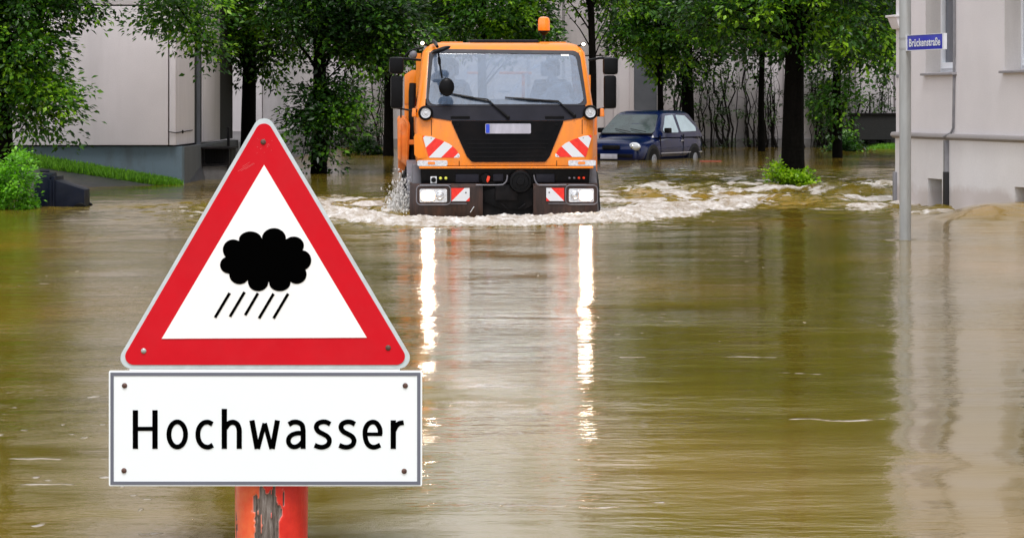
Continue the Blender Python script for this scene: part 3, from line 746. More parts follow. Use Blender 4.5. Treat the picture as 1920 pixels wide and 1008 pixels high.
m1 = nt.nodes.new('ShaderNodeMixShader'); nt.links.new(fac, m1.inputs[0]); nt.links.new(tr.outputs[0], m1.inputs[1]); nt.links.new(df.outputs[0], m1.inputs[2])
fr = nt.nodes.new('ShaderNodeFresnel'); fr.inputs[0].default_value = 1.5
m2 = nt.nodes.new('ShaderNodeMixShader'); nt.links.new(math_n(nt, 'ADD', fr.outputs[0], 0.06), m2.inputs[0]); nt.links.new(m1.outputs[0], m2.inputs[1]); nt.links.new(gl.outputs[0], m2.inputs[2])
nt.links.new(m2.outputs[0], out.inputs[0])
gl_o = tpanel('windscreen', wsI, mg, 0.004, 0.006, r=12, smooth=0)
tpanel('windscreen_sticker', [(1052, 105), (1052, 100.5), (1067, 101), (1067, 105.5)], M['white'], 0.006, .001, gl_o, smooth=0)
# side windows
for s in (-1, 1):
    mb = MB()
    mb.add([(s*1.03, .2, 1.275), (s*1.03, 1.6, 1.275), (s*.955, 1.6, 1.9), (s*.955, .46, 1.9)], [(0, 1, 2, 3)])
    tp('side_window', mb, M['darkglass'], smooth=0)
    tp('door_pillar', MB().box(s*0.99-.03, s*0.99+.03, 1.56, 1.70, 1.26, 1.92), M['orange'], cab, smooth=0)
# rear of cab and interior
tp('dashboard', MB().hexa([(-.96,.16,1.0),(.96,.16,1.0),(.96,.62,1.0),(-.96,.62,1.0),(-.96,.14,1.29),(.96,.14,1.29),(.96,.55,1.24),(-.96,.55,1.24)]), M['bluepl'], bevel=.02)
tp('headliner', MB().box(-.86, .86, .5, 1.66, 1.93, 1.955), M['greypl'])
for (a, b_, c_) in ((-.95, -.55, 1), (-.1, .95, 1)): pass
tp('rear_bulkhead', MB().box(-.98, .98, 1.60, 1.66, .7, 1.36), M['bluepl'])
for sx_ in (-.62, .62):
    st_ = tp('seat', MB().box(sx_-.24, sx_+.24, .85, 1.35, .88, 1.0), M['seat'], bevel=.03)
    tp('backrest', MB().hexa([(sx_-.24,1.22,.98),(sx_+.24,1.22,.98),(sx_+.24,1.36,.98),(sx_-.24,1.36,.98),(sx_-.2,1.36,1.60),(sx_+.2,1.36,1.60),(sx_+.2,1.48,1.60),(sx_-.2,1.48,1.60)]), M['seat'], st_, bevel=.03)
    tp('headrest', MB().box(sx_-.12, sx_+.12, 1.40, 1.48, 1.64, 1.82), M['seat'], st_, bevel=.03)
mb = MB(); cen = Vector((.60, .52, 1.36)); ax = Vector((0, -.45, .9)).normalized(); u_ = Vector((1, 0, 0)); v_ = ax.cross(u_)
mb.tube([cen+(u_*math.cos(a)+v_*math.sin(a))*.21 for a in [2*math.pi*k/24 for k in range(25)]], .013, 8)
for a in (0.3, math.pi-.3, -math.pi/2): mb.tube([cen, cen+(u_*math.cos(a)+v_*math.sin(a))*.21], .012, 6)
mb.tube([cen, cen-ax*.25], .025, 8)
tp('steering_wheel', mb, M['blackpl'])
for (x_, z_) in ((.0, 1.30), (.06, 1.302)): pass
tp('dash_paper', MB().hexa([T(936,174,.3),T(957,174,.3),T(957,172,.42),T(936,172,.42),T(936,170.5,.3),T(957,170.5,.3),T(957,170,.42),T(936,170,.42)]), M['white'], smooth=0)
# black lower front: band under the windscreen and the V grille
tpanel('front_band', [(802, 200), (801, 215), (812, 221), (846, 226.5), (1057, 226.5), (1090, 221), (1100, 215), (1101, 199)], M['bluepl'], .010, .03, r=2, smooth=30)
gr = tpanel('grille_panel', [(845.5, 226.8), (875, 293), (885, 304), (1023, 304), (1031, 293), (1057.5, 226.8)], M['grill'], .016, .03, r=[2, 10, 8, 8, 10, 2], smooth=30)
mb = MB()
for k in range(5):
    y_ = 262+k*8; dx = (y_-227)*0.44
    a, b_ = TF(852+dx+4, y_, .018), TF(1051-dx-4, y_, .018)
    mb.box(a.x, b_.x, a.y-.004, a.y+.01, a.z-.006, a.z+.006)
tp('grille_slat', mb, M['blackpl'], gr, bevel=.002)
for (a, b_) in ((845, 881), (1022, 1058)):
    p, q = TF(a, 217.5, .018), TF(b_, 222.5, .018)
    tp('air_slot', MB().box(p.x, q.x, p.y-.008, p.y+.02, q.z, p.z), M['blackpl'], bevel=.006)
pl = tpanel('number_plate', [(910, 250.5), (910, 232), (995.5, 232), (995.5, 250.5)], M['plate_grey'], .034, .012, r=2, smooth=0)
tpanel('country_band', [(911, 249.5), (911, 233), (918, 233), (918, 249.5)], M['blueband'], .0355, .002, pl, smooth=0)
for xx in (858, 1044): 
    p = TF(xx, 234, .018); tp('fastener', MB().lathe([(.014, 0), (.012, .008), (.001, .009)], p, (0, -1, 0), 12), M['blackpl'], gr)
# round auxiliary lamps with amber repeaters
for xx, yy, s in ((798, 212, -1), (1107, 211, 1)):
    p = TF(xx, yy, .03)
    hs_ = tp('round_lamp', MB().lathe([(.074, -.12), (.085, -.02), (.088, .03), (.082, .05), (.064, .055), (.064, .035), (.0, .035)], p, (0, -1, 0), 28), M['blackpl'])
    tp('lamp_reflector', MB().lathe([(.062, .036), (.058, .046), (.040, .040), (.034, .046), (.02, .042), (.014, .052), (.0, .055)], p, (0, -1, 0), 28), M['lens'], hs_)
    q = T(776.5 if s < 0 else 1129, 211, .12)
    tp('side_repeater', MB().hexa([(q.x-.028,.06,q.z-.05),(q.x+.028,.06,q.z-.05),(q.x+.028,.16,q.z-.05),(q.x-.028,.16,q.z-.05),(q.x-.022,.07,q.z+.05),(q.x+.022,.07,q.z+.05),(q.x+.022,.16,q.z+.05),(q.x-.022,.16,q.z+.05)]), M['amber'], bevel=.012)
    tp('repeater_bracket', MB().box(min(q.x, q.x-s*.08), max(q.x, q.x-s*.08), .12, .2, q.z-.05, q.z+.04), M['blackpl'], hs_, bevel=.01)
# warning plates with stripes
def c0of(px, py, sgn_): p = TF(px, py, .01); return sgn_*p.x-p.z
mL = stripe_mat('warning_stripes_left', 1, c0of(803.8, 295, 1), .292); mR = stripe_mat('warning_stripes_right', -1, c0of(1097.2, 295, -1), .292)
qpl = [(793, 257), (793.5, 254.5), (808, 256), (827, 262.5), (843, 270), (855, 280), (862, 291), (861.5, 295.5), (804, 295.5)]
tpanel('warning_plate', qpl, mL, .008, .006, r=2, smooth=0)
tpanel('warning_plate', [(1905-x-2, y-1) for x, y in reversed(qpl)], mR, .008, .006, r=2, smooth=0)
mb = MB()
for (x, y) in ((808.5, 259.5), (860-1, 293), (1094, 259), (1045, 292.5)):
    mb.lathe([(.006, 0), (.005, .003), (.0001, .004)], TF(x, y, .008), (0, -1, 0), 8)
tp('plate_screw', mb, M['dark'], each=True)
# direction indicators in the lower orange corners
for (a, b_, s) in ((782.5, 839, -1), (1066, 1118, 1)):
    pts = [(a, 311), (a, 300.5), (b_, 300.5), (b_, 311)]
    o = tpanel('indicator', pts, M['lens'], .012, .02, r=3, smooth=30)
    ca_ = 809 if s < 0 else 1091
    tpanel('amber_bulb', [(ca_-7, 308.5), (ca_-7, 303), (ca_+7, 303), (ca_+7, 308.5)], M['amber'], .016, .006, o, r=2.4, smooth=30)
# orange marker flap at the right of the cab
mb = MB(); mb.prism([T(1111, 257, .1), T(1121, 251, .25), T(1119, 293, .25), T(1111, 297, .1)], (0, .05, 0)); tp('corner_flap', mb, M['orange'], bevel=.008)
mb = MB(); mb.prism([T(776, 256, .02), T(780, 250, .0), T(791, 254, -.004), T(800, 296, -.004), T(784, 297, .0), T(777, 290, .02)], (0, .05, 0)); tp('corner_flap', mb, M['orange'], bevel=.006)
tp('lower_lip', MB().box(T(786, 0).x, T(1113, 0).x, -.012, .12, T(0, 316).z, T(0, 311.5).z), M['orange'], cab, bevel=.006)
# dark middle section behind the tubes
tp('front_crossmember', MB().hexa([(-.98,.07,.33),(.98,.07,.33),(.98,.5,.33),(-.98,.5,.33),(-.99,.03,.565),(.99,.03,.565),(.99,.5,.565),(-.99,.5,.565)]), M['blackpl'], bevel=.02)
mb = MB()
for a, b_ in ((T(854, 326, .04), T(898, 342, .04)), (T(1005, 326, .04), T(1040, 342, .04)), (T(924, 326, .04), T(944, 340, .04))):
    mb.box(a.x, b_.x, .025, .06, b_.z, a.z)
tp('recess_shroud', mb, M['bluepl'], bevel=.012, each=True)
# bumper: two muddy corner blocks and a chassis middle
def bumper_block(x0, x1, s):
    outer = T(x0, 0).x; inner = T(x1, 0).x
    if s > 0: outer, inner = inner, outer
    prof = [(0.0, -.20), (.02, .34), (.05, .375)]
    mb = MB(); rgs = []
    for z, yo in ((-.30, .03), (-.02, .0), (.05, -.02), (.34, -.02), (.375, .02)):
        r = []
        for t in np.linspace(0, 1, 9):
            x = inner+(outer-inner)*t
            y = yo+max(0, (t-.72)/.28)**2*.16
            r.append((x, y, z))
        for t in np.linspace(1, 0, 3): r.append((inner+(outer-inner)*t*1.0, .5, z))
        rgs.append(r)
    mb.loft(rgs); return tp('bumper_corner', mb, M['bumper'], smooth=40)
bl = bumper_block(769, 905, -1); br = bumper_block(1000, 1123, 1)
mb = MB(); mb.box(-.30, .36, .10, .45, -.3, .34); mb.box(-.12, .14, .0, .12, .18, .36)
tp('chassis_front', mb, M['dark'], bevel=.01)
ctr = T(976, 340, -.03)
tp('tow_coupling', MB().lathe([(.13, -.06), (.135, 0), (.125, .018), (.10, .022), (.095, .005), (.05, .008), (.045, .03), (.02, .034), (.0, .03)], ctr, (0, -1, 0), 28), M['blackpl'])
mb = MB()
for pts in ([T(892, 346.5), T(935, 346.5), T(945, 344), T(950, 337), T(951, 328)], [T(1001, 328), T(1003, 338), T(1009, 346), T(1022, 347), T(1062, 346.5)]):
    mb.tube([p+Vector((0, -.03, 0)) for p in crom([tuple(p) for p in pts], 5)], .008, 6)
tp('guard_tube', mb, M['greypl'], each=True)
mb = MB()
mb.prism([T(895,372,.06),T(900,358,.06),T(935,352,.06),T(1000,352,.06),T(1030,360,.06),T(1015,376,.06),T(985,392,.06),T(940,392,.06)], (0,.06,0))
mb.tube([T(940, 382, .03), T(952, 392, .03)], .012, 6); mb.tube([T(985, 382, .03), T(972, 392, .03)], .012, 6)
tp('mounting_plate', mb, M['dark'], bevel=.008)
mb = MB(); mb.box(T(894,0).x, T(903,0).x, .02, .1, T(0,400).z, T(0,372).z); mb.box(T(1010,0).x, T(1018,0).x, .02, .1, T(0,400).z, T(0,374).z)
tp('lug', mb, M['blackpl'], bevel=.006, each=True)
tp('stay_rod', MB().tube([T(882, 398, -.04), T(889, 387, -.04)], .006, 6), M['chrome'])
# small fittings
o = tp('socket', MB().box(T(807,0).x, T(819,0).x, .0, .05, T(0,344).z, T(0,330.5).z), M['lens'], bevel=.006)
tp('socket_cap', MB().lathe([(.030, 0), (.028, .012), (.0, .014)], T(813, 337, -.002), (0, -1, 0), 16), M['blackpl'], o)
for xx in (826, 836): tp('air_coupling', MB().lathe([(.016, -.05), (.018, 0), (.012, .010), (.0, .012)], T(xx, 334, .02), (0, -1, 0), 14), M['yellow'])
for xx in (1086, 1095): tp('air_coupling', MB().lathe([(.014, -.05), (.015, 0), (.010, .010), (.0, .012)], T(xx, 334, .02), (0, -1, 0), 14), M['redp'])
for xx in (1068, 1077): tp('air_coupling', MB().lathe([(.012, -.05), (.013, 0), (.009, .010), (.0, .012)], T(xx, 334, .02), (0, -1, 0), 14), M['greypl'])
p = T(911, 335, -.01)
o = tp('battery_switch', MB().lathe([(.058, -.06), (.060, 0), (.05, .012), (.0, .014)], p, (0, -1, 0), 20), M['blackpl'])
tp('switch_key', MB().prism([T(912, 337, -.05), T(914.5, 329.5, -.05), T(919, 331, -.05), T(917.5, 338, -.05), T(914, 342.5, -.05), T(912.5, 340, -.05)], (0, .04, 0)), M['redp'], o, bevel=.004)
# headlights
for (x0, x1, hx0, hx1, sx_) in ((787, 838, 789, 816, 824.5), (1067, 1114, 1086, 1112, 1078)):
    bez = round_poly([(x0-4, 383), (x0-4, 349.5), (x1+5, 349.5), (x1+5, 383)], 6, 5)
    hl = tp('headlight', MB().prism([T(x, y, -.034) for x, y in bez], (0, .03, 0)), M['bumper'], smooth=30)
    tb = [T(x, y, -.04) for x, y in round_poly([(x0-6, 383.5), (x0-6, 347.5), (x1+7, 347.5), (x1+7, 383.5)], 8, 5)]; tb.append(tb[0])
    tp('bezel', MB().tube(tb, .007, 6, cap=False), M['greypl'], hl)
    tp('lamp_glass', MB().prism([T(x, y, -.042) for x, y in round_poly([(x0, 379), (x0, 354), (x1, 354), (x1, 379)], 3)], (0, .02, 0)), M['lens'], hl, smooth=0)
    tp('lit_lamp', MB().prism([T(x, y, -.052) for x, y in round_poly([(hx0, 377), (hx0, 356.5), (hx1, 356.5), (hx1, 377)], 6)], (0, .02, 0)), M['hot'], hl, smooth=0)
    tp('fog_lamp', MB().lathe([(.05, -.01), (.05, .008), (.042, .012), (.034, .002), (.015, .006), (.0, .012)], T(sx_, 366, -.042), (0, -1, 0), 18), M['chrome'], hl)
for (x0, x1, sg) in ((846, 880.5, 1), (1024.5, 1058, -1)):
    c0 = (T(846.5, 377, -.03).x-T(846.5, 377, -.03).z) if sg > 0 else (-T(1058, 377, -.03).x-T(1058, 377, -.03).z)
    m_ = stripe_mat('small_stripes', sg, c0, .33)
    o = tp('reflector_plate', MB().prism([T(x, y, -.034) for x, y in ((x0, 377), (x0, 352.5), (x1, 352.5), (x1, 377))], (0, .02, 0)), m_, smooth=0)
    xs = 873.5 if sg > 0 else 1030
    tp('plate_screw', MB().lathe([(.009, 0), (.008, .003), (.0001, .004)], T(xs, 361, -.034), (0, -1, 0), 10), M['dark'], o)
for (x0, x1, yy) in ((787, 845, 346), (1066, 1100, 346), (805, 875, 381.5), (1028, 1066, 381.5)):
    p, q = T(x0, yy, 0), T(x1, yy, 0)
    tp('bumper_trim', MB().box(p.x, q.x, -.034, .0, p.z-.004, p.z+.004), M['greypl'], bevel=.002)
# wipers
def wiper(pv, el, b0, b1):
    a = TF(*pv, .03); e = TF(*el, .03)
    o = tp('wiper_arm', MB().tube([a, a.lerp(e, .5)+Vector((0, -.015, 0)), e], [.016, .011, .008], 8), M['blackpl'])
    q = TF(*pv, .02); mbb = MB().lathe([(.022, -.01), (.022, .014), (.012, .022), (.0, .024)], q, (0, -1, 0), 12); tp('spindle_cap', mbb, M['blackpl'], o)
    p0, p1 = TF(*b0, .022), TF(*b1, .022)
    tp('wiper_blade', MB().tube([p0, p0.lerp(p1, .5)+Vector((0, -.004, 0)), p1], [.008, .017, .010], 6), M['blackpl'], o)
    mid = p0.lerp(p1, .45)
    tp('blade_link', MB().tube([e, mid+Vector((0, -.02, 0))], .007, 6), M['blackpl'], o)
wiper((952.5, 220), (913, 186), (842, 174.5), (921, 191)); wiper((1077, 217), (1046, 189), (947, 182.5), (1047, 191))
# front mirror: tilted oval pad on the roof corner, rod, round black mirror hanging in front of the glass
def ellipsoid(c, ax, ay, az, rot=None, n=14):
    bm = bmesh.new(); bmesh.ops.create_uvsphere(bm, u_segments=n*2, v_segments=n, radius=1)
    vs_ = []
    for v in bm.verts:
        q = Vector((v.co.x*ax, v.co.y*ay, v.co.z*az))
        if rot: q = rot @ q
        vs_.append(q+Vector(c))
    fs_ = [[v.index for v in f.verts] for f in bm.faces]; bm.free()
    return MB().add(vs_, fs_)
fm_ = tp('front_mirror', ellipsoid(T(827, 94, -.02), .118, .09, .030, Matrix.Rotation(R(-20), 3, 'Y')), M['blackpl'], smooth=60)
tp('mirror_arm', MB().tube([T(812, 77, .45), T(817, 82, .2), T(820, 88, .02)], [.02, .022, .018], 8), M['blackpl'], fm_)
tp('mirror_rod', MB().tube([T(822, 105-8, 0), T(824, 118, .0), T(829, 147, -.03)], .010, 8), M['blackpl'], fm_)
tp('rod_clamp', MB().tube([T(823, 108, 0), T(824.5, 121, .0)], .018, 8), M['blackpl'], fm_)
tp('round_mirror', ellipsoid(T(837.5, 163.5, -.05), .090, .045, .108), M['blackpl'], fm_, smooth=60)
# side mirrors
def rb(x0, x1, y0, y1, z0, z1, bv=.03): return MB().box(min(x0,x1), max(x0,x1), y0, y1, min(z0,z1), max(z0,z1))
for (ux0, ux1, uy0, uy1, lx0, lx1, ly0, ly1, arm, low) in (
        (730, 757, 107.5, 139, 732.5, 755.5, 142, 204, [(742, 110), (765, 111), (789, 113)], [(738, 200), (744, 202.5), (770, 207), (786, 210)]),
        (1131, 1159, 108, 140, 1132.5, 1156, 141.5, 204, [(1104, 113), (1125, 109), (1145, 109)], [(1118, 206), (1135, 202.5), (1146, 201), (1152, 196)])):
    a = T(ux0, uy0, .1); b_ = T(ux1, uy1, .1)
    mr = tp('wing_mirror', rb(a.x, b_.x, .02, .16, a.z, b_.z), M['blackpl'], bevel=.035, smooth=50)
    a = T(lx0, ly0, .1); b_ = T(lx1, ly1, .1)
    tp('mirror_housing', rb(a.x, b_.x, .03, .15, a.z, b_.z), M['blackpl'], mr, bevel=.035, smooth=50)
    tp('upper_arm', MB().tube([T(x, y, .1+.05*i) for i, (x, y) in enumerate(arm if ux0 < 900 else arm[::-1])], .014, 8), M['blackpl'], mr)
    tp('lower_arm', MB().tube([T(x, y, .12) for (x, y) in low], .011, 8), M['blackpl'], mr)
tp('grab_rail', MB().tube([T(758, 107, .5), T(768, 97, .5), T(782, 91, .5), T(791, 92, .5)], .012, 8), M['blackpl'])
tp('aux_mirror', ellipsoid(T(775, 103, .45), .045, .03, .05, Matrix.Rotation(R(35), 3, 'Y')), M['greypl'], smooth=60)
# roof lamps and beacon
for (x, y, s) in ((792, 81.5, -1), (1094.5, 83, 1)):
    o = tp('roof_lamp', MB().lathe([(.026, -.05), (.032, 0), (.028, .012), (.0, .014)], T(x, y, .42), (0, -1, 0), 16), M['blackpl'])
    tp('lit_bulb', ellipsoid(T(x, y, .40), .020, .012, .020), M['warm'], o)
    p = T(x, y, .45); tp('lamp_stalk', MB().tube([p, p+Vector((-s*.08, .05, -.03))], .012, 6), M['blackpl'], o)
bp_ = T(1020, 72, 1.0)
bc = tp('beacon', MB().lathe([(.018, -.01), (.016, .035), (.045, .060), (.055, .07), (.07, .078), (.07, .092)], bp_, (0, 0, 1), 20), M['blackpl'])
tp('beacon_lens', MB().lathe([(.068, .092), (.072, .10), (.070, .215), (.060, .245), (.03, .258), (.0, .26)], bp_, (0, 0, 1), 24), M['beacon'], bc, smooth=40)
# wheels and mudguards
def wheel(x, y, r=.50, wd=.30):
    prof = [(r*.55, -wd/2), (r*.93, -wd/2), (r, -wd/2+.03), (r, wd/2-.03), (r*.93, wd/2), (r*.55, wd/2)]
    o = tp('wheel', MB().lathe(prof, (x, y, 0.02), (1, 0, 0), 40), M['rubber'])
    mb = MB()
    for k in range(40):
        a = 2*math.pi*k/40; rr_ = r+.004; c = Vector((x, y+rr_*math.cos(a), .02+rr_*math.sin(a)))
        mb.add([c+Vector((sx_, -math.sin(a)*sy_, math.cos(a)*sy_))+Vector((0, math.cos(a), math.sin(a)))*h_ for sx_ in (-wd*.42, wd*.42) for sy_ in (-.014, .014) for h_ in (-.01, .012)],
               [(0,1,3,2),(4,6,7,5),(0,4,5,1),(2,3,7,6),(1,5,7,3)])
    tp('tread', mb, M['rubber'], o, smooth=0)
    s = 1 if x > 0 else -1
    tp('rim', MB().lathe([(r*.56, 0), (r*.5, .02), (r*.42, -.05), (r*.2, -.03), (r*.18, .04), (.0, .045)], (x+s*wd/2, y, 0.02), (s, 0, 0), 28), M['greypl'], o)
for x in (-1.03, 1.03):
    for y in (1.35, 4.1): wheel(x, y)
for s in (-1, 1):
    mb = MB(); rg = []
    for k in range(9):
        a = R(200-k*22); c = Vector((0, 1.35+.60*math.cos(a), .02+.60*math.sin(a)))
        rg.append([(s*.86, c.y, c.z), (s*1.12, c.y, c.z), (s*1.14, c.y, c.z-.05*0), (s*1.14, c.y*.98+1.35*.02, c.z-.03), (s*.86, c.y, c.z-.02)])
    mb.loft(rg); tp('mudguard', mb, M['greypl'], smooth=50)
    tp('sill_guard', MB().hexa([(s*.98-.10,.16,-.1),(s*.98+.13,.16,-.1),(s*.98+.13,.8,-.1),(s*.98-.10,.8,-.1),(s*.98-.10,.12,.60),(s*.98+.09,.16,.60),(s*.98+.09,.8,.60),(s*.98-.10,.8,.60)]), M['greypl'], bevel=.03)
tp('chassis', MB().box(-.45, .45, .4, 5.2, -.1, .42).box(-.42, -.30, .4, 5.4, .3, .52).box(.30, .42, .4, 5.4, .3, .52), M['dark'])
# tipper body
BH = 1.19
bed = tp('tipper_bed', MB().box(-BH, BH, 1.98, 5.5, .50, .60).box(-BH, -BH+.05, 2.05, 5.5, .6, 1.04).box(BH-.05, BH, 2.05, 5.5, .6, 1.04).box(-BH, BH, 5.45, 5.5, .6, 1.04), M['orange_worn'], bevel=.01)
mb = MB()
for s in (-1, 1):
    for k in range(7): mb.box(s*BH-.035, s*BH+.035, 2.06+k*.56, 2.13+k*.56, .52, 1.06)
    mb.box(s*BH-.045, s*BH+.045, 2.0, 5.5, 1.04, 1.09); mb.box(s*BH-.05, s*BH+.05, 1.95, 2.05, .45, 1.15)
tp('side_rib', mb, M['orange_worn'], bed, bevel=.008)
mb = MB()
mb.box(-BH+.03, BH-.03, 1.99, 2.03, .6, 1.30)
mb.box(-BH+.03, -BH+.10, 1.96, 2.06, .6, 1.66); mb.box(BH-.10, BH-.03, 1.96, 2.06, .6, 1.66)
mb.box(T(936,0,2).x, T(997,0,2).x, 1.97, 2.03, T(0,139.5,2).z, T(0,134.5,2).z); mb.box(T(875,0,2).x, T(896,0,2).x, 1.97, 2.03, T(0,139.5,2).z, T(0,134.5,2).z)
mb.box(-.62, -.58, 1.98, 2.02, 1.3, 1.68); mb.box(.3, .34, 1.98, 2.02, 1.3, 1.68)
mb.prism([(-BH+.03, 1.95, 1.3), (-BH+.03, 1.95, 1.66), (-BH+.12, 1.95, 1.72), (-BH+.30, 1.95, 1.72), (-BH+.22, 1.95, 1.60), (-BH+.14, 1.95, 1.3)], (0, .05, 0))
tp('headboard', mb, M['orange'], bed, bevel=.008)
tp('exhaust_stack', MB().tube([(-1.06, 1.82, .4), (-1.06, 1.82, 1.45), (-1.05, 1.84, 1.55)], .05, 12), M['dark'])
mb = MB()
q = [T(745, 222, 1.7), T(750, 217, 1.7), T(757, 217, 1.7), T(768, 230, 1.7), T(769, 236, 1.7), T(766, 308, 1.7), T(762, 311, 1.7), T(746, 297, 1.7)]
mb.prism(q, (0, .22, 0)); tp('folded_side_flap', mb, M['orange_worn'], bed, bevel=.012)
mb = MB(); mb.box(T(749,0,1.68).x, T(752,0,1.68).x, 1.675, 1.70, T(0,300,1.68).z, T(0,232,1.68).z); mb.tube([T(763, 305, 1.66), T(764, 232, 1.66), T(757, 222, 1.66)], .012, 6); mb.box(T(766,0,1.68).x, T(777,0,1.68).x, 1.7, 1.8, T(0,271,1.68).z, T(0,262,1.68).z)
tp('flap_rib', mb, M['orange_worn'], bed, bevel=.004)
tp('mirror_stay', MB().tube([T(752, 204, .3), T(752, 220, .6)], .010, 6), M['blackpl'])

# ------------------------------------------------------------------ people in the cab
def skin_mesh(verts, edges, radii, sub=1):
    me = bpy.data.meshes.new('tmp'); me.from_pydata([tuple(v) for v in verts], edges, []); me.update()
    o = bpy.data.objects.new('tmp', me); COL.objects.link(o)
    md = o.modifiers.new('s', 'SKIN'); sd_ = o.modifiers.new('d', 'SUBSURF'); sd_.levels = sub; sd_.render_levels = sub
    sv = me.skin_vertices[0].data
    for i, r in enumerate(radii):
        sv[i].radius = (r, r) if not isinstance(r, tuple) else r
        sv[i].use_root = (i == 0)
    dg = bpy.context.evaluated_depsgraph_get(); dg.update()
    res = bpy.data.meshes.new_from_object(o.evaluated_get(dg))
    bpy.data.objects.remove(o); return res
def add_mesh(name, me, m, parent):
    me.name = name; me.materials.clear(); me.materials.append(m); me.shade_smooth()
    o = bpy.data.objects.new(name, me); COL.objects.link(o); o.parent = parent; return o
def person(label, x, hands, cloth, head_turn=0):
    # local frame: origin at the seat, +y away from the camera, person faces -y
    root_ = empty('person', label, 'person', tuple(truck.matrix_basis @ Vector((x, 1.12, 1.0))) if False else (0, 0, 0))
    Mt = Matrix.Translation((TX, TY, 0)) @ Matrix.Rotation(YAW, 4, 'Z') @ Matrix.Translation((x, 1.08, 1.0))
    root_.location = Mt.to_translation(); root_.rotation_euler = (0, 0, YAW)
    v = [(0,0,.10),(0,.03,.28),(0,.02,.46),(0,.0,.58),(0,-.03,.66),(0,-.045,.74),(0,-.05,.82)]
    rd = [(.15,.12),(.14,.11),(.17,.12),(.06,.06),(.055,.06),(.083,.10),(.06,.075)]
    e = [(0,1),(1,2),(2,3),(3,4),(4,5),(5,6)]
    def chain(start, pts, rs_):
        i = start
        for p, r in zip(pts, rs_):
            v.append(p); rd.append(r); e.append((i, len(v)-1)); i = len(v)-1
        return i
    chain(5, [(0,-.155,.735)], [.013])          # nose
    for s, h in ((-1, hands[0]), (1, hands[1])):
        hx, hy, hz = h
        i = chain(2, [(s*.19,.02,.50),(s*.25,-.12,.28),(hx,hy+.05,hz)], [.06,.042,.028])
        j = chain(i, [(hx,hy,hz+.01)], [(.034,.018)])
        for k, (dx, ln) in enumerate(((-.026,.062),(-.009,.072),(.009,.068),(.026,.052))):
            chain(j, [(hx+dx,hy-.035,hz+.018),(hx+dx*1.1,hy-.035-ln*.5,hz+.004),(hx+dx*1.1,hy-.035-ln*.6,hz-.022)], [.010,.009,.008])
        chain(j, [(hx-s*.04,hy-.01,hz+.02),(hx-s*.045,hy-.045,hz+.03)], [.011,.009])
        chain(0, [(s*.11,-.10,.08),(s*.13,-.42,.10),(s*.13,-.48,-.25),(s*.13,-.58,-.28)], [.085,.06,.045,.035])
    body = add_mesh('body', skin_mesh(v, e, rd), M['skin'], root_)
    v, rd, e = [(0,0,.08),(0,.03,.28),(0,.02,.46),(0,.01,.545)], [(.17,.14),(.165,.13),(.20,.14),(.09,.085)], [(0,1),(1,2),(2,3)]
    for s, h in ((-1, hands[0]), (1, hands[1])):
        hx, hy, hz = h; chain(2, [(s*.19,.02,.50),(s*.25,-.12,.28),(hx,hy+.07,hz)], [.078,.056,.042])
        chain(0, [(s*.11,-.10,.08),(s*.13,-.42,.10),(s*.13,-.48,-.2)], [.10,.075,.06])
    def mk(v_, e_, r_, nm, m_): return add_mesh(nm, skin_mesh(v_, e_, r_), m_, root_)
    mk(v, e, rd, 'jacket', cloth)
    mbh = ellipsoid((0, -.02, .775), .093, .112, .085); mbh.v = [q for q in mbh.v]
    hb = mbh.build('hair', M['hair'], root_, smooth=60)
    for s in (-1, 1): ellipsoid((s*.034, -.140, .765), .013, .010, .010, n=5).build('eye', M['ink'], root_)
    return root_
person('driver in dark jacket holding the steering wheel behind the windscreen', .62, ((-.17, -.50, .34), (.14, -.50, .36)), M['cloth_dark'])
pp = person('passenger in grey blue jacket raising one hand beside the windscreen', -.62, ((-.10, -.45, .30), (.10, -.52, .46)), M['cloth_orange'])

# ------------------------------------------------------------------ BLUE CAR
CY = 55.2
CA = R(28)
car = empty('parked_car', 'small dark blue hatchback standing wheel deep in flood water', 'car', (W(1146, 0, CY).x, CY+.1, -.28), 0)
# local: x = along the car (0 front .. 3.7 rear), y = lateral, then rotated
car.rotation_euler = (0, 0, R(90)-CA)     # +x of the car points away and to the right
def cring(x, zb, zt, hw, p=3.2, n=28, tum=0.0):
    out_ = []
    zc_, hh = (zb+zt)/2, (zt-zb)/2
    for k in range(n):
        a = 2*math.pi*k/n; ca, sa = math.cos(a), math.sin(a)
        yy = hw*math.copysign(abs(ca)**(2/p), ca); zz_ = zc_+hh*math.copysign(abs(sa)**(2/p), sa)
        out_.append((x, yy, zz_))
    return out_
sts = [(0.0,.33,.50,.52),(.015,.25,.56,.62),(.06,.20,.63,.70),(.14,.19,.70,.745),(.3,.19,.755,.775),(.6,.19,.815,.79),(.9,.19,.875,.795),(1.4,.19,.91,.795),(2.2,.19,.92,.795),(2.9,.19,.915,.79),(3.3,.19,.90,.775),(3.55,.20,.86,.74),(3.66,.24,.78,.69),(3.7,.32,.66,.6)]
MB().loft([cring(*s_, p=3.6) for s_ in sts]).build('body', M['carblue'], car, smooth=60)
def goutline(z, x0, x1, hw, r):
    pts = round_poly([(x0, -hw), (x1, -hw), (x1, hw), (x0, hw)], r, 5); return [(x, y, z) for x, y in pts]
GB = dict(z=.87, x0=.84, x1=3.60, hw=.75); GT = dict(z=1.36, x0=1.50, x1=3.12, hw=.575)
gl_ = [goutline(.80, .80, 3.63, .77, .15), goutline(.87, .84, 3.60, .75, .15), goutline(1.12, 1.15, 3.40, .675, .15), goutline(1.33, 1.44, 3.16, .60, .15), goutline(1.385, 1.56, 3.06, .55, .15), goutline(1.42, 1.75, 2.9, .46, .15), goutline(1.43, 1.95, 2.7, .3, .1)]
MB().loft(gl_).build('cabin', M['carblue'], car, smooth=60)
def side_y(z): return float(np.interp(z, [.87, 1.12, 1.33], [.75, .675, .60]))
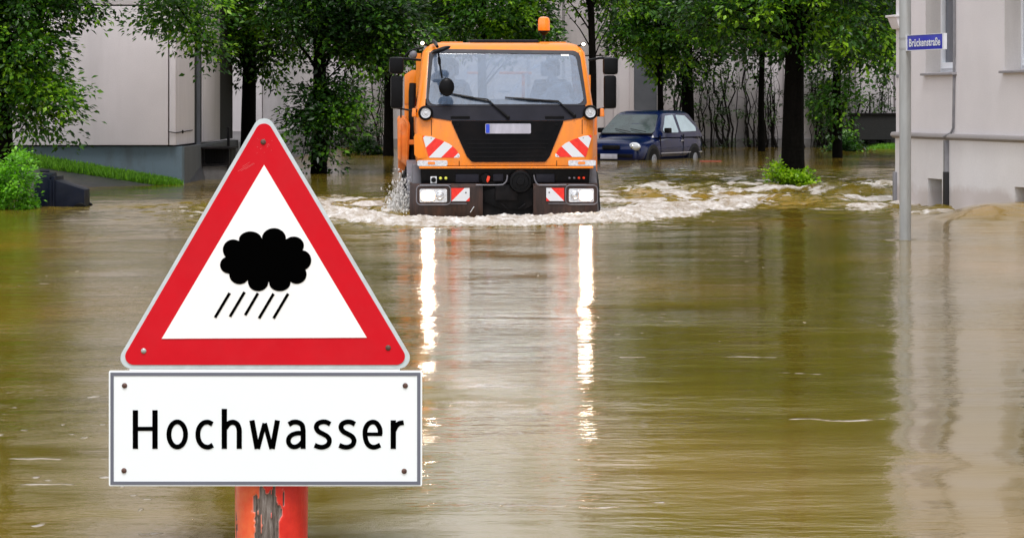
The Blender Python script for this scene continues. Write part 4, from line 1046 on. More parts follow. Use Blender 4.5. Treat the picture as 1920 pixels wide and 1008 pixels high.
def swin(pts, side, off=.006):
    q = round_poly(pts, .05, 5); return MB().prism([(x, side*(side_y(z)+off), z) for x, z in q], (0, -side*.01, 0))
for s in (-1, 1):
    swin([(1.24,.905),(1.66,1.30),(2.10,1.325),(2.16,.905)], s).build('door_window', M['carglass'], car, smooth=0)
    swin([(2.30,.92),(2.26,1.325),(2.78,1.30),(3.22,1.02),(3.20,.93)], s).build('rear_side_window', M['carglass'], car, smooth=0)
    y_ = s*.80
    MB().box(1.18, 1.36, min(y_, y_+s*.13), max(y_, y_+s*.13), .90, 1.02).build('door_mirror', M['dark'], car, bevel=.03)
    MB().box(1.02, 3.42, min(s*.792, s*.802), max(s*.792, s*.802), .425, .445).build('side_moulding', M['chrome'], car)
    MB().box(2.16, 2.30, min(s*.79, s*.812), max(s*.79, s*.812), .70, .73).build('door_handle', M['chrome'], car, bevel=.005)
    MB().box(.70, 3.0, min(s*.74, s*.80), max(s*.74, s*.80), .20, .30).build('sill_trim', M['dark'], car)
    mb = MB()
    for a, b_ in (((1.06,.30),(1.0,.86)), ((2.30,.30),(2.33,.86))):
        mb.hexa([(a[0]-.006,s*.795,a[1]),(a[0]+.006,s*.795,a[1]),(a[0]+.006,s*.80,a[1]),(a[0]-.006,s*.80,a[1]),(b_[0]-.006,s*.77,b_[1]),(b_[0]+.006,s*.77,b_[1]),(b_[0]+.006,s*.80,b_[1]),(b_[0]-.006,s*.80,b_[1])])
    mb.build('door_joint', M['dark'], car, smooth=0, each=True)
    for xw in (.62, 2.98):
        MB().lathe([(.35, -.05), (.35, .006), (.33, .008), (.0, .008)], (xw, s*.79, .29), (0, s, 0), 32).build('wheel_arch', M['blackhole'], car)
        o = MB().lathe([(.15, -.15), (.27, -.15), (.285, -.12), (.285, -.0), (.27, .015), (.18, .02), (.0, .01)], (xw, s*.795, .28), (0, s, 0), 32).build('wheel', M['rubber'], car)
        mb = MB().lathe([(.145, .014), (.13, .022), (.05, .016), (.04, .03), (.0, .032)], (xw, s*.795, .28), (0, s, 0), 24)
        mb.build('hubcap', M['hub'], o)
    # headlamp: wraps the front corner
    c = Vector((.075, s*.56, .60)); rot = Matrix.Rotation(s*R(-28), 3, 'Z')
    h_ = ellipsoid(c, .07, .20, .10, Matrix.Rotation(s*R(24), 3, 'Z'), 10).build('headlight', M['lens'], car, smooth=60)
    ellipsoid(c+Vector((-.022, -s*.03, 0)), .06, .06, .06, None, 8).build('reflector', M['chrome'], h_, smooth=60)
def fx(z): return float(np.interp(z, [.87, 1.12, 1.33], [.84, 1.15, 1.44]))
ws = MB().prism([(fx(z)-.008, y, z+.004) for y, z in round_poly([(-.69, .90), (-.535, 1.325), (.535, 1.325), (.69, .90)], .05)], (.01, 0, 0))
ws.build('windscreen', M['darkglass'], car, smooth=0)
MB().prism([(fx(z)-.010, y, z+.004) for y, z in [(-.67, .91), (-.50, .91), (-.575, 1.20)]], (.006, 0, 0)).build('windscreen_glare_corner', M['carglass'], car, smooth=0) if False else None
MB().hexa([(.80,-.66,.875),(.86,-.66,.875),(.86,.66,.875),(.80,.66,.875),(.83,-.66,.905),(.88,-.66,.905),(.88,.66,.905),(.83,.66,.905)]).build('wiper_cowl', M['dark'], car)
MB().box(-.02, .03, -.22, .22, .54, .63).build('radiator_grille', M['dark'], car, bevel=.015)
MB().box(-.02, .03, -.55, .55, .36, .43).build('bumper_trim', M['dark'], car, bevel=.01)
MB().box(-.03, -.015, -.17, .26, .315, .43).build('number_plate', M['plate_grey'], car, bevel=.004)
for s in (-1, 1): MB().tube([(.84, s*.2-.3, .93), (.95, s*.2+.15, 1.0)], .008, 6).build('wiper', M['dark'], car)

# ------------------------------------------------------------------ FOLIAGE
def leaf_mesh(name, C, D, Nn, size, tone, m, parent=None, width=.55):
    D = D/np.linalg.norm(D, axis=1, keepdims=True)
    S_ = np.cross(D, Nn); S_ /= np.linalg.norm(S_, axis=1, keepdims=True)+1e-9
    Up = np.cross(S_, D)
    L = size[:, None]
    v0 = C; v2 = C+D*L-Up*L*.10
    v1 = C+D*L*.45+S_*L*width*.5+Up*L*.08; v3 = C+D*L*.45-S_*L*width*.5+Up*L*.08
    V = np.stack([v0, v1, v2, v3], 1).reshape(-1, 3)
    n_ = len(C); b0 = np.arange(n_)*4
    Q_ = np.stack([b0, b0+1, b0+2, b0, b0+2, b0+3], 1).reshape(-1, 3)
    o = np_mesh(name, V, Q_, m, [('tone', 'FACE', np.repeat(tone, 2))], smooth=False)
    if parent: o.parent = parent
    return o
def clump_leaves(cent, outd, rs, nl, spread, leaf, tone0, twig=.5, droop=.35, flat=.45):
    n_ = len(cent)
    C = np.repeat(cent, nl, 0); O = np.repeat(outd, nl, 0); T0 = np.repeat(tone0, nl)
    t = rs.rand(n_*nl, 1)**.8
    side = rs.randn(n_*nl, 3)*np.array([1, 1, flat])
    P = C+O*twig*(t-.3)+side*spread*(1.0-.45*t)
    P[:, 2] -= droop*twig*(t[:, 0]**2)
    D = side*.9+O*.5+rs.randn(n_*nl, 3)*.35; D[:, 2] -= .3
    Nn = rs.randn(n_*nl, 3)*.45+np.array([0, -.25, 1.0])
    sz = leaf*(.6+.8*rs.rand(n_*nl))
    tone = np.clip(T0+rs.randn(n_*nl)*.13, 0, 1)
    return P, D, Nn, sz, tone
def tree(label, x, y, hgt, r0, crowns, seed, m='leaf', leaf=.10, nl=34, group='trees along the flooded street', lean=0.0, zbase=-.4, taper=.45, root_flare=True, name='tree', cat='tree', extra_limbs=8, keep=.8, low=None):
    """crowns: list of (dx, dy, z, rx, ry, rz, clumps)"""
    rs = np.random.RandomState(seed); rnd = random.Random(seed)
    rt = empty(name, label, cat, (x, y, zbase), 0, group)
    mb = MB(); K = 14; path = []; rad = []
    for k in range(K+1):
        t = k/K; z = (hgt-zbase)*t
        path.append(Vector((lean*z+.05*math.sin(z*1.3+seed)*t, .05*math.cos(z*1.7+seed)*t, z)))
        f = 1-(1-taper)*t
        if root_flare: f += .45*math.exp(-z/.28)
        rad.append(r0*f)
    mb.tube(path, rad, 18)
    allC, allO, allT = [], [], []
    crowns = list(crowns)+([(0, 0, 7.2, 2.8, 2.2, 2.2, 340), (0, 0, 9.8, 2.7, 2.2, 2.0, 170)] if x > 1.5 or x < -3.2 else [(0, 0, 7.2, 2.3, 2.0, 1.6, 60)])
    for (dx, dy, zc_, rx, ry, rz, nc) in crowns:
        d = rs.randn(nc, 3); d /= np.linalg.norm(d, axis=1, keepdims=True)
        lob = .80+.28*np.sin(3*np.arctan2(d[:, 1], d[:, 0])+seed)*np.cos(4*d[:, 2]+seed*2)
        rr_ = (.35+.65*rs.rand(nc)**.55)*lob
        c = np.array([dx, dy, zc_-zbase])+d*rr_[:, None]*np.array([rx, ry, rz])
        hole = np.sin(c[:, 0]*2.3+seed)*np.sin(c[:, 2]*2.9+seed*1.7)*np.sin(c[:, 1]*1.9+seed*.6)
        k_ = (hole < .36) & (rs.rand(nc) < keep+.2)
        if low is not None: k_ &= c[:, 2] > low-zbase
        c = c[k_]; d = d[k_]
        o = d.copy(); o[:, 2] = o[:, 2]*.35-.05; o /= np.linalg.norm(o, axis=1, keepdims=True)+1e-9
        tone = np.where(rs.rand(len(c)) < .30, .80+.15*rs.randn(len(c)), .24+.16*rs.randn(len(c))); tone = np.clip(tone+.22*np.sin(c[:, 0]*2.1+seed*3)*np.sin(c[:, 2]*2.7+seed), 0, 1)
        allC.append(c); allO.append(o); allT.append(tone)
        # limbs
        if math.hypot(dx, dy) > 2 and zc_ < 5:      # a far reaching bough: one curved branch instead of many
            a_ = Vector((dx*.1, dy*.1, hgt-zbase-.6)); e_ = Vector((dx, dy, zc_-zbase+.05)); pts_ = crom([tuple(a_), tuple(a_.lerp(e_, .35)+Vector((0, 0, .25))), tuple(a_.lerp(e_, .72)+Vector((.05, 0, .22))), tuple(e_)], 5)
            mb.tube(pts_, [.045*(1-.8*i/(len(pts_)-1)) for i in range(len(pts_))], 7, cap=False); continue
        for j in range(extra_limbs):
            if len(c) == 0: break
            tgt = Vector(c[rnd.randrange(len(c))]); zs = min(max(tgt.z-rnd.uniform(.3, 1.3), (2.3 if r0 > .19 else 1.3)-zbase), hgt-zbase-.05)
            st_ = Vector((lean*zs, 0, zs)); mid = st_.lerp(tgt, .5)+Vector((rnd.uniform(-.2, .2), rnd.uniform(-.2, .2), rnd.uniform(.05, .35)))
            rl = r0*rnd.uniform(.12, .28)
            pts_ = crom([tuple(st_), tuple(st_.lerp(mid, .5)+Vector((0, 0, .05))), tuple(mid), tuple(tgt)], 3)
            mb.tube(pts_, [max(.006, rl*(1-.85*i/(len(pts_)-1))) for i in range(len(pts_))], 6, cap=False)
    C = np.concatenate(allC); O = np.concatenate(allO); T0 = np.concatenate(allT)
    # fine twigs
    for j in rs.choice(len(C), min(len(C), 70), replace=False):
        a = Vector(C[j]); o = Vector(O[j]); mb.tube([a-o*.5+Vector((0, 0, .1)), a, a+o*.35-Vector((0, 0, .06))], [.012, .008, .003], 4, cap=False)
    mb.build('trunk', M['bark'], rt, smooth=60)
    P, D, Nn, sz, tone = clump_leaves(C, O, rs, nl, .17, leaf, T0)
    leaf_mesh('crown', P, D, Nn, sz, tone, M[m], rt)
    return rt
def xw(px, Y): return (px-CX)*Y/F

# right hand main tree with lime shoots round its foot
HIGH = True
t1 = tree('large dark trunked tree with lime green shoots round its foot', xw(1487, 39), 39, 5.2, .20, [(-.1, 0, 3.2, 2.0, 1.7, 1.15, 300), (.9, .3, 3.4, 1.2, 1.4, 1.3, 130), (-1.1, -.2, 3.2, 1.1, 1.2, 1.0, 110), (0, 0, 5.2, 2.2, 2.0, 1.4, 150)], 11, leaf=.095, low=1.75)
rs = np.random.RandomState(8)
nc = 95
cc = np.stack([np.clip(rs.randn(nc)*.16-.08, -.42, .26), rs.randn(nc)*.14-.34, np.abs(rs.randn(nc))*.095+.42], -1)
cc[:, 2] += .24*np.exp(-((cc[:, 0]+.32)/.13)**2)*rs.rand(nc)
P, D, Nn, sz, tone = clump_leaves(cc, rs.randn(nc, 3)*.4+np.array([0, 0, .7]), rs, 22, .06, .055, np.clip(.55+.25*rs.randn(nc), 0, 1), .10)
o = leaf_mesh('shoots', P, D, Nn, sz, tone, M['leaf_lime'], t1, .8); o['label'] = 'lime green shoots at the foot of the trunk'
tree('slim dark tree rising directly behind the orange truck cab', xw(1110, 44), 44, 6, .085, [(-.4, .3, 4.0, 1.0, 1.2, 1.1, 70), (.5, 1.0, 3.9, .9, 1.2, 1.1, 60)], 12, leaf=.10, low=2.5)
tree('tree behind the blue car with bright outer leaves', xw(1238, 60), 60, 6, .085, [(.2, 0, 3.55, 2.0, 1.4, 1.35, 280), (-.3, .3, 3.1, 1.0, 1.0, .8, 80), (.3, 0, 5.6, 2.2, 1.8, 1.5, 130)], 13, leaf=.12)
tree('dense dark tree between the blue car and the large trunk', xw(1290, 64), 64, 6, .19, [(-.1, 0, 2.9, 1.25, 1.0, 1.3, 170), (.8, .2, 3.9, 1.8, 1.3, 1.2, 170)], 14, 'leaf_dark', leaf=.12)
tree('slim tree hung with dark foliage right of the large trunk', xw(1570, 58), 58, 6, .12, [(0, 0, 3.4, 1.5, 1.2, 1.3, 210), (-.1, -.2, 1.6, .5, .5, 1.1, 38), (.9, 0, 3.3, .9, .9, 1.2, 120), (.2, 0, 5.4, 2.2, 1.8, 1.4, 120)], 15, 'leaf', leaf=.12)
tree('tree close behind the cream corner house', xw(1712, 50), 50, 6, .10, [(-.8, 0, 3.1, 1.2, 1.1, 1.2, 150), (-.3, 0, 4.8, 1.6, 1.5, 1.3, 110)], 16, 'leaf', leaf=.11)
tree('tree leaning over the left building edge with thick dark trunk', xw(466, 47), 47, 6, .165, [(-.5, 0, 3.3, 1.5, 1.4, 1.05, 260), (.3, .1, 2.6, 1.0, 1.0, .8, 120), (-1.4, -.3, 3.5, .9, .9, .8, 70), (0, 0, 5.2, 2.3, 1.8, 1.3, 140)], 17, 'leaf', leaf=.10)
tree('leafy tree with foliage down to the water left of the truck', xw(598, 45), 45, 6, .15, [(.0, 0, 3.2, 1.35, 1.3, 1.1, 250), (.9, .2, 2.9, 1.2, 1.1, 1.0, 190), (0, -.2, 1.2, .50, .5, .9, 75), (.5, -.3, 1.35, .55, .5, .35, 40), (-.15, -.2, .45, .45, .45, .45, 60), (.2, 0, 5.0, 2.2, 1.8, 1.2, 130)], 18, 'leaf_dark', leaf=.105)
tree('thin trunked tree just left of the truck mirror', xw(728, 60), 60, 6, .13, [(.2, 0, 3.3, 1.6, 1.3, 1.3, 210), (1.2, .5, 3.9, 1.4, 1.2, 1.2, 120), (0, 0, 5.4, 2.2, 1.8, 1.4, 100)], 19, 'leaf', leaf=.12)
tree('tree whose crown shows above the truck roof', xw(905, 56), 56, 6, .13, [(0, 0, 3.6, 1.9, 1.4, 1.15, 260), (.9, .2, 3.2, 1.1, 1.1, .8, 100), (0, 0, 5.2, 2.2, 1.8, 1.3, 120)], 20, 'leaf', leaf=.12)
tree('big leafy tree at the left edge above the bright shrub', xw(2, 33.5), 33.5, 5, .19, [(.05, 0, 2.35, .88, 1.0, 1.15, 290), (.55, -.1, 3.05, 1.0, 1.0, .65, 170), (.45, 0, 1.45, .65, .7, .65, 110), (-1, 0, 3, 1.5, 1.2, 1.4, 110), (0, 0, 4.4, 1.9, 1.6, 1.2, 130), (2.15, 3.0, 2.8, .65, .5, .42, 70), (1.4, 2.4, 3.3, .8, .5, .3, 60), (2.35, 3.2, 2.3, .22, .25, .35, 24)], 21, 'leaf', leaf=.085, low=.75)
tree('dark tree at the right part of the far wall', xw(1428, 66), 66, 6, .10, [(.2, 0, 3.4, 1.5, 1.1, 1.2, 150), (0, 0, 5.0, 2.0, 1.5, 1.3, 90)], 22, 'leaf_dark', leaf=.13)
tree('tree filling the gap between left building and far wall', xw(385, 58), 58, 6, .12, [(-.2, 0, 4.3, 1.3, 1.2, .8, 90), (0, 0, 5.5, 2, 1.5, 1.3, 90)], 23, 'leaf', leaf=.12)

# bright shrub and fallen bin
def shrub(label, x, y, w_, h_, nclump, leaf, m, seed, depth=None, name='shrub', zb=-.1, grp=None, nl=24, spread=.07):
    rs = np.random.RandomState(seed)
    rt = empty(name, label, 'shrub', (x, y, zb), 0, grp)
    d = rs.randn(nclump, 3); d[:, 2] = np.abs(d[:, 2]); d /= np.linalg.norm(d, axis=1, keepdims=True)
    rr_ = .45+.55*rs.rand(nclump)**.5; lob = .85+.2*np.sin(4*np.arctan2(d[:, 0], d[:, 2])+seed)
    c = d*(rr_*lob)[:, None]*np.array([w_, depth or w_, h_])
    P, D, Nn, sz, tone = clump_leaves(c, d*.6+np.array([0, 0, .3]), rs, nl, spread, leaf, np.clip(.5+.25*rs.randn(nclump)+.2*(rr_-.8), 0, 1), .14)
    leaf_mesh('foliage', P, D, Nn, sz, tone, M[m], rt, .65)
    mb = MB()
    for k in range(9):
        t_ = Vector(c[k]); mb.tube([(t_.x*.15, t_.y*.15, 0), tuple(t_*.5+Vector((0, 0, .05))), tuple(t_)], [.012, .008, .004], 5)
    mb.build('stem', M['vine'], rt); return rt
shrub('bright green shrub at the left edge beside the fallen bin', xw(5, 29.6), 29.9, .47, .88, 230, .05, 'leaf_bright', 31)
shrub('dark bush under the far wall left of the truck', xw(690, 62), 62, .45, .8, 70, .09, 'leaf_dark', 32)
shrub('low grey green bush at the water edge below the far wall', xw(1590, 66), 66, .55, .55, 60, .09, 'leaf_dark', 33, zb=0)

bx, by = W(98, 0, 30.6).x, 30.6
bn_ = empty('wheelie_bin', 'dark blue wheelie bin lying on its side in the water', 'bin', (bx, by, 0), 0)
def B(px, py, y=0): p = W(px, py, by+y); return Vector((p.x-bx, y, p.z))
def brect(x, zt, zb, d0, d1): return [(x, d0, zb), (x, d1, zb), (x, d1, zt), (x, d0, zt)]
x0 = B(102, 0).x; x1 = B(157, 0).x
MB().loft([brect(x0, B(0, 337).z, -.10, -.02, .52), brect(x1, B(0, 356).z, -.10, .04, .44)]).build('body', M['bin'], bn_, bevel=.012)
MB().box(B(97, 0).x, B(104, 0).x, -.06, .56, -.1, B(0, 331).z).build('rim', M['bin'], bn_, bevel=.01)
lid = MB().hexa([(B(60,0).x,-.03,-.1),(B(96,0).x,-.08,-.1),(B(96,0).x,.55,-.1),(B(60,0).x,.5,-.1),(B(66,0).x,.0,B(0,331).z),(B(95,0).x,-.05,B(0,329).z),(B(93,0).x,.5,B(0,324).z),(B(70,0).x,.46,B(0,325).z)]).build('lid', M['bin'], bn_, bevel=.025)
MB().box(B(92, 0).x, B(99.5, 0).x, -.09, -.05, -.05, B(0, 336).z).build('lid_rib', M['bin'], lid, bevel=.008)
MB().tube([(B(72,0).x, .1, B(0,324).z+.02), (B(90,0).x, .1, B(0,324).z+.02)], .014, 8).build('handle', M['bin'], bn_)
for yy in (.02, .46): MB().lathe([(.09, -.03), (.10, -.02), (.10, .02), (.09, .03), (.0, .03)], (B(150, 0).x, yy, -.06), (0, 1, 0), 20).build('wheel', M['rubber'], bn_)

# grass strips
def grass(name, label, fn, n_, h_, seed, wd=.010):
    rs = np.random.RandomState(seed)
    C = fn(rs, n_); D = rs.randn(n_, 3)*.28+np.array([0, 0, 1.0]); Nn = rs.randn(n_, 3)*.3+np.array([0, -1, .3])
    sz = h_*(.5+.8*rs.rand(n_)); tone = np.clip(.5+.28*rs.randn(n_), 0, 1)
    o = leaf_mesh(name, C, D, Nn, sz, tone, M['grass'], None, .16); return tag(o, label, 'grass', kind='stuff')
def g1(rs, n_):
    t = rs.rand(n_); x = -9.5+t*(4.15); dpt = .35+.5*(1-t)
    y = 38.92-rs.rand(n_)*dpt
    return np.stack([x, y, ground_z(x, y)-.01], -1)
grass('grass', 'narrow strip of bright green grass along the blue grey plinth', g1, 16000, .11, 51)
def g2(rs, n_):
    x = 10.2+rs.rand(n_)*2.4; y = 70+rs.rand(n_)*1.9; return np.stack([x, y, ground_z(x, y)-.01], -1)
grass('grass', 'patch of green grass below the dark wall box beside the corner house', g2, 5000, .12, 52)
def g3(rs, n_):
    x = -5.35+rs.rand(n_)*.55; y = 43+rs.rand(n_)*.8; return np.stack([x, y, np.zeros(n_)-.02], -1)
grass('grass', 'small tuft of grass at the foot of the cellar entrance', g3, 700, .12, 53)

# ------------------------------------------------------------------ LEFT BUILDING
LB = empty('apartment_building', 'pink grey rendered building on blue grey plinth at the left', 'building', (xw(335, 39), 39.0, 0), 0)
lx = LB.location.x; LY = 39.0
def Lx(px, Y=39.0): return xw(px, Y)-lx
Lz = lambda py, Y=39.0: CAMZ-(py-HZ)*Y/F
zb = Lz(272.5)
j1, j2, j3 = Lx(70), Lx(318), Lx(331)
HT = 9.0
tops = [zb, Lz(10), Lz(10)+2.8, HT]
mb = MB()
for k in range(3):
    a, b_ = tops[k], tops[k+1]-.02
    for (x0, x1) in ((-9.0, -4.9), (-4.88, j1-.012), (j1+.008, j2-.012), (j2+.008, j3)):
        mb.box(x0, x1, -.10, .10, a+.003, b_)
mb.build('wall_panel', M['wall_l'], LB, bevel=.012, each=True)
mb = MB(); mb.box(-9.0, j3-.02, .05, 8, zb, HT-.02); mb.build('wall_core', M['blackhole'], LB)
mb = MB()
sidx = j3
for k in range(3):
    a, b_ = tops[k], tops[k+1]-.02
    mb.box(j3-.12, j3+.002, .105, 2.2, a+.003, b_)
    mb.box(j3-.12, j3+.002, 3.3, 5.8, a+.003, b_)
    mb.box(j3-.12, j3-.06, 5.85, 8.1, a+.003, b_)
mb.build('side_panel', M['wall_l'], LB, bevel=.01, each=True)
MB().box(j3-.14, j3-.05, 2.1, 3.4, zb, HT-.1).build('recessed_joint', M['shutter'], LB)
MB().tube([(j3-.03, 2.7, .2), (j3-.03, 2.7, HT-.2)], .07, 12).build('downpipe', M['shutter'], LB)
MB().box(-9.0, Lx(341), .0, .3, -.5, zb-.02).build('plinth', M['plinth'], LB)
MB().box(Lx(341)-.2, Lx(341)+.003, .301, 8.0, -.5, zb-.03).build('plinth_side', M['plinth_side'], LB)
mb = MB(); mb.tube([(j2, -.125, Lz(247)), (j3+.0, -.12, Lz(249)), (j3+.02, .1, Lz(248.5)), (j3+.02, 1.8, Lz(246.5))], .008, 6); mb.lathe([(.03, 0), (.025, .02), (.0, .025)], (j3+.01, .6, Lz(248)), (1, 0, 0), 10)
mb.build('conduit', M['vine'], LB)
MB().box(-9.1, j3+.1, -.2, 8.2, HT, HT+.2).build('roof', M['ledge'], LB)

# cellar entrance box beside it
ce = empty('cellar_entrance', 'dark low cellar entrance with flat slab roof beside the left building', 'entrance', (xw(405, 41.7), 41.7, 0), 0)
cz = lambda py: CAMZ-(py-HZ)*41.7/F
cxx = lambda px: xw(px, 41.7)-ce.location.x
MB().box(cxx(378), cxx(435), -.35, 1.0, cz(279), cz(275.5)).build('roof', M['dark'], ce, bevel=.008)
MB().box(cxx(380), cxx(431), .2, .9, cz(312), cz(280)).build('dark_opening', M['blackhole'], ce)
mb = MB(); mb.box(cxx(379), cxx(383), -.25, -.1, -.2, cz(279)); mb.box(cxx(429), cxx(433), -.25, -.1, cz(318), cz(279)); mb.box(cxx(383), cxx(429), -.25, -.2, cz(310), cz(306)); mb.build('frame', M['dark'], ce)
MB().box(cxx(379), cxx(433), -.2, .95, -.3, cz(311)).build('base', M['concrete'], ce, bevel=.01)
mb = MB()
for k in range(9): mb.box(cxx(385+k*5), cxx(386+k*5), -.22, -.21, cz(306), cz(280))
mb.build('railing', M['dark'], ce)
MB().box(cxx(414), cxx(419), .9, .95, cz(276), cz(240)).build('corner_post', M['dark'], ce)

# ------------------------------------------------------------------ FAR WALL BUILDING
FYW = 72.0
fb = empty('rear_building', 'long grey building wall with panels behind the street trees', 'building', (0, FYW, 0), 0)
mb = MB(); mb.box(-26, 40, .1, 9, -.4, 8.5); mb.build('wall', M['wall_f'], fb)
mb = MB(); rsx = random.Random(4); x = -16.9
while x < 19:
    wd_ = rsx.uniform(.75, 1.2)
    if not (3.2 < x < 4.6): 
        for (a, b_) in ((-.3, 2.72), (2.76, 8.4)): mb.box(x, x+wd_, -.06, .095, a, b_)
    x += wd_+rsx.uniform(.05, .34)
mb.build('wall_panel', M['wall_f'], fb, bevel=.02, each=True)
MB().box(-26, 40, -.11, .0, -.4, .26).build('base_course', M['concrete'], fb, bevel=.02)
MB().box(xw(1189, FYW), xw(1231, FYW), -.10, .05, 1.1, 4.8).build('shutter_panel', M['shutter'], fb)
MB().box(xw(1180, FYW), xw(1189, FYW)-.01, -.12, .05, -.3, 8.3).build('pilaster', M['wall_f'], fb, bevel=.02)
MB().box(-26, 40, -.3, 9.2, 8.5, 8.75).build('roof', M['ledge'], fb)
# light side building between the left block and far wall
wb = empty('garden_wall', 'pale concrete wall section right of the left building', 'wall', (xw(440, 66), 66, 0), 0)
MB().box(-1.2, .75, 0, .3, -.3, 6.5).build('wall_panel', M['wall_l'], wb, bevel=.02)
MB().box(.76, 2.3, .05, .3, -.3, 6.5).build('wall_panel', M['wall_f'], wb, bevel=.02)
# dark box at the right end
db = empty('window_well', 'dark low window well under the pale wall beside the corner house', 'window well', (xw(1642, 70.8), 70.8, 0), 0)
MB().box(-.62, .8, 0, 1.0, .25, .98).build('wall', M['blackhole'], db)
MB().box(-.68, .85, -.06, 1.0, .98, 1.03).build('coping', M['dark'], db, bevel=.01)

# creepers on the far wall
def creeper(px, Y, h_, seed, nst=4, leafy=.5, spread=.35):
    rs = np.random.RandomState(seed); x = xw(px, Y)
    lab = CL.pop(0)
    rt = empty('creeper', lab, 'creeper', (x, Y, -.1), 0, 'creepers climbing the far wall')
    mb = MB(); cs = []
    for k in range(nst):
        bx_ = rs.randn()*spread*.4; p = [Vector((bx_, rs.rand()*.15, 0))]; z = 0
        while z < h_*(.55+.45*rs.rand()):
            z += .22; bx_ += rs.randn()*.055; p.append(Vector((bx_, p[-1].y*.9+rs.rand()*.02, z)))
        r_ = .012+.040*rs.rand()**2
        mb.tube([tuple(q) for q in p], [max(.004, r_*(1-.6*i/len(p))) for i in range(len(p))], 5, cap=False)
        for q in p[1:]:
            if rs.rand() < .35:
                d = Vector((rs.randn()*.22, -.02, rs.randn()*.2)); mb.tube([tuple(q), tuple(q+d*.5+Vector((0, 0, .03))), tuple(q+d)], [.006, .005, .003], 4, cap=False)
            if rs.rand() < leafy*(.35+.75*q.z/h_): cs.append(tuple(q+Vector((rs.randn()*.1, -.05, rs.randn()*.1))))
    mb.build('stem', M['vine'], rt, smooth=60)
    if cs:
        c = np.array(cs); P, D, Nn, sz, tone = clump_leaves(c, rs.randn(len(c), 3)*.5+np.array([0, -.2, -.3]), rs, 22, .11, .095, np.clip(.45+.25*rs.randn(len(c)), 0, 1), .2)
        leaf_mesh('foliage', P, D, Nn, sz, tone, M['creeper'], rt)
spec = [(508, 71.5, 3.4, 5, .3, .4, 'thin creeper stems right of the triangular sign tip'),
        (545, 71.6, 3.6, 5, .5, .4, 'creeper on the far wall behind the leafy tree at left'),
        (655, 71.5, 3.2, 7, .3, .5, 'bare creeper stems between the leafy tree and thin trunk'),
        (675, 71.6, 2.4, 6, .5, .5, 'short tangled creeper on the pale wall left of the bush'),
        (712, 71.5, 3.4, 6, .35, .3, 'creeper stems just left of the truck side mirror'),
        (1268, 71.5, 3.2, 6, .5, .5, 'creeper rising above the blue car roof'),
        (1330, 71.6, 3.4, 7, .4, .4, 'creeper right behind the rear of the blue car'),
        (1366, 71.5, 3.2, 8, .4, .25, 'dark creeper strand between two pale wall panels right of the car'),
        (1412, 71.6, 3.4, 7, .22, .25, 'slim bare creeper midway between car and large trunk'),
        (1432, 71.5, 2.8, 8, .18, .4, 'fan of bare creeper stems left of the large trunk'),
        (1452, 71.5, 3.1, 7, .18, .25, 'bare creeper stems touching the large trunk in view'),
        (1535, 71.6, 3.0, 9, .7, .4, 'leafy creeper just right of the large trunk'),
        (1560, 71.5, 3.2, 8, .6, .4, 'dense dark creeper behind the slim right tree'),
        (1588, 71.6, 3.2, 6, .4, .3, 'creeper left of the dark window well'),
        (1622, 71.2, 1.9, 4, .8, .4, 'small leafy creeper hanging over the dark window well'),
        (1662, 71.2, 3.4, 5, .7, .4, 'creeper on the pale wall next to the corner house')]
CL = [s_[6] for s_ in spec]
for i, (px, Y, h_, ns, lf, sp, _) in enumerate(spec): creeper(px, Y, h_, 300+i, ns, lf, sp)

# ------------------------------------------------------------------ CORNER HOUSE (right)
d_ = Vector((.2065, -.978, 0)).normalized(); cz0 = Vector((5.052, 31.57, 0))
ang = math.atan2(d_.y, d_.x)
ch = empty('corner_house', 'cream rendered corner house with pale plinth at the right', 'house', tuple(cz0), ang)
# local x runs along the facade towards the camera, local +y points into the building
def tl(px): k = (px-CX)/F; return (k*cz0.y-cz0.x)/(d_.x-k*d_.y)
def hz(px, py): t = tl(px); return CAMZ-(py-HZ)*(cz0.y+d_.y*t)/F
def HB(mb, t0, t1, y0, y1, z0, z1): return mb.box(t0, t1, y0, y1, z0, z1)
TL = 26.0; HH = 8.5
zl = hz(1800, 257)
zw0 = hz(1735, 137); zw1 = zw0+1.75
wins = [(tl(1735.5), tl(1735.5)+.98), (tl(1883.5), tl(1883.5)+1.1)]
pitch = 2.9; k = 1
while wins[-1][1]+pitch < TL: wins.append((wins[-1][0]+pitch, wins[-1][0]+pitch+1.1))
mb = MB(); dep = .26
def wall_with_holes(mb, t0, t1, z0, z1, holes, y0, y1):
    cur = t0
    for (a, b_, c_, e_) in sorted(holes):
        mb.box(cur, a, y0, y1, z0, z1)
        if c_ > z0: mb.box(a, b_, y0, y1, z0, c_)
        if e_ < z1: mb.box(a, b_, y0, y1, e_, z1)
        cur = b_
    mb.box(cur, t1, y0, y1, z0, z1)
wall_with_holes(mb, 0, TL, zl, 4.6, [(a, b_, zw0, zw1) for a, b_ in wins], 0, .4)
wall_with_holes(mb, 0, TL, 4.6, HH, [(a, b_, 5.0, 6.7) for a, b_ in wins], 0, .4)
mb.box(0.0, .4, .4, 9, zl, HH); mb.box(0, TL, 8.6, 9, -.5, HH)
mb.build('wall', M['wall_r'], ch, smooth=0)
cells = [(tl(1741), tl(1768), -.3, hz(1741, 334)), (tl(1904), tl(1904)+.55, -.3, hz(1904, 350))]
mb = MB(); wall_with_holes(mb, 0, TL, -.5, zl-.001, cells, -.012, .4)
mb.box(.0, .4, .4, 9, -.5, zl); mb.build('plinth', M['wall_rb'], ch, smooth=0)
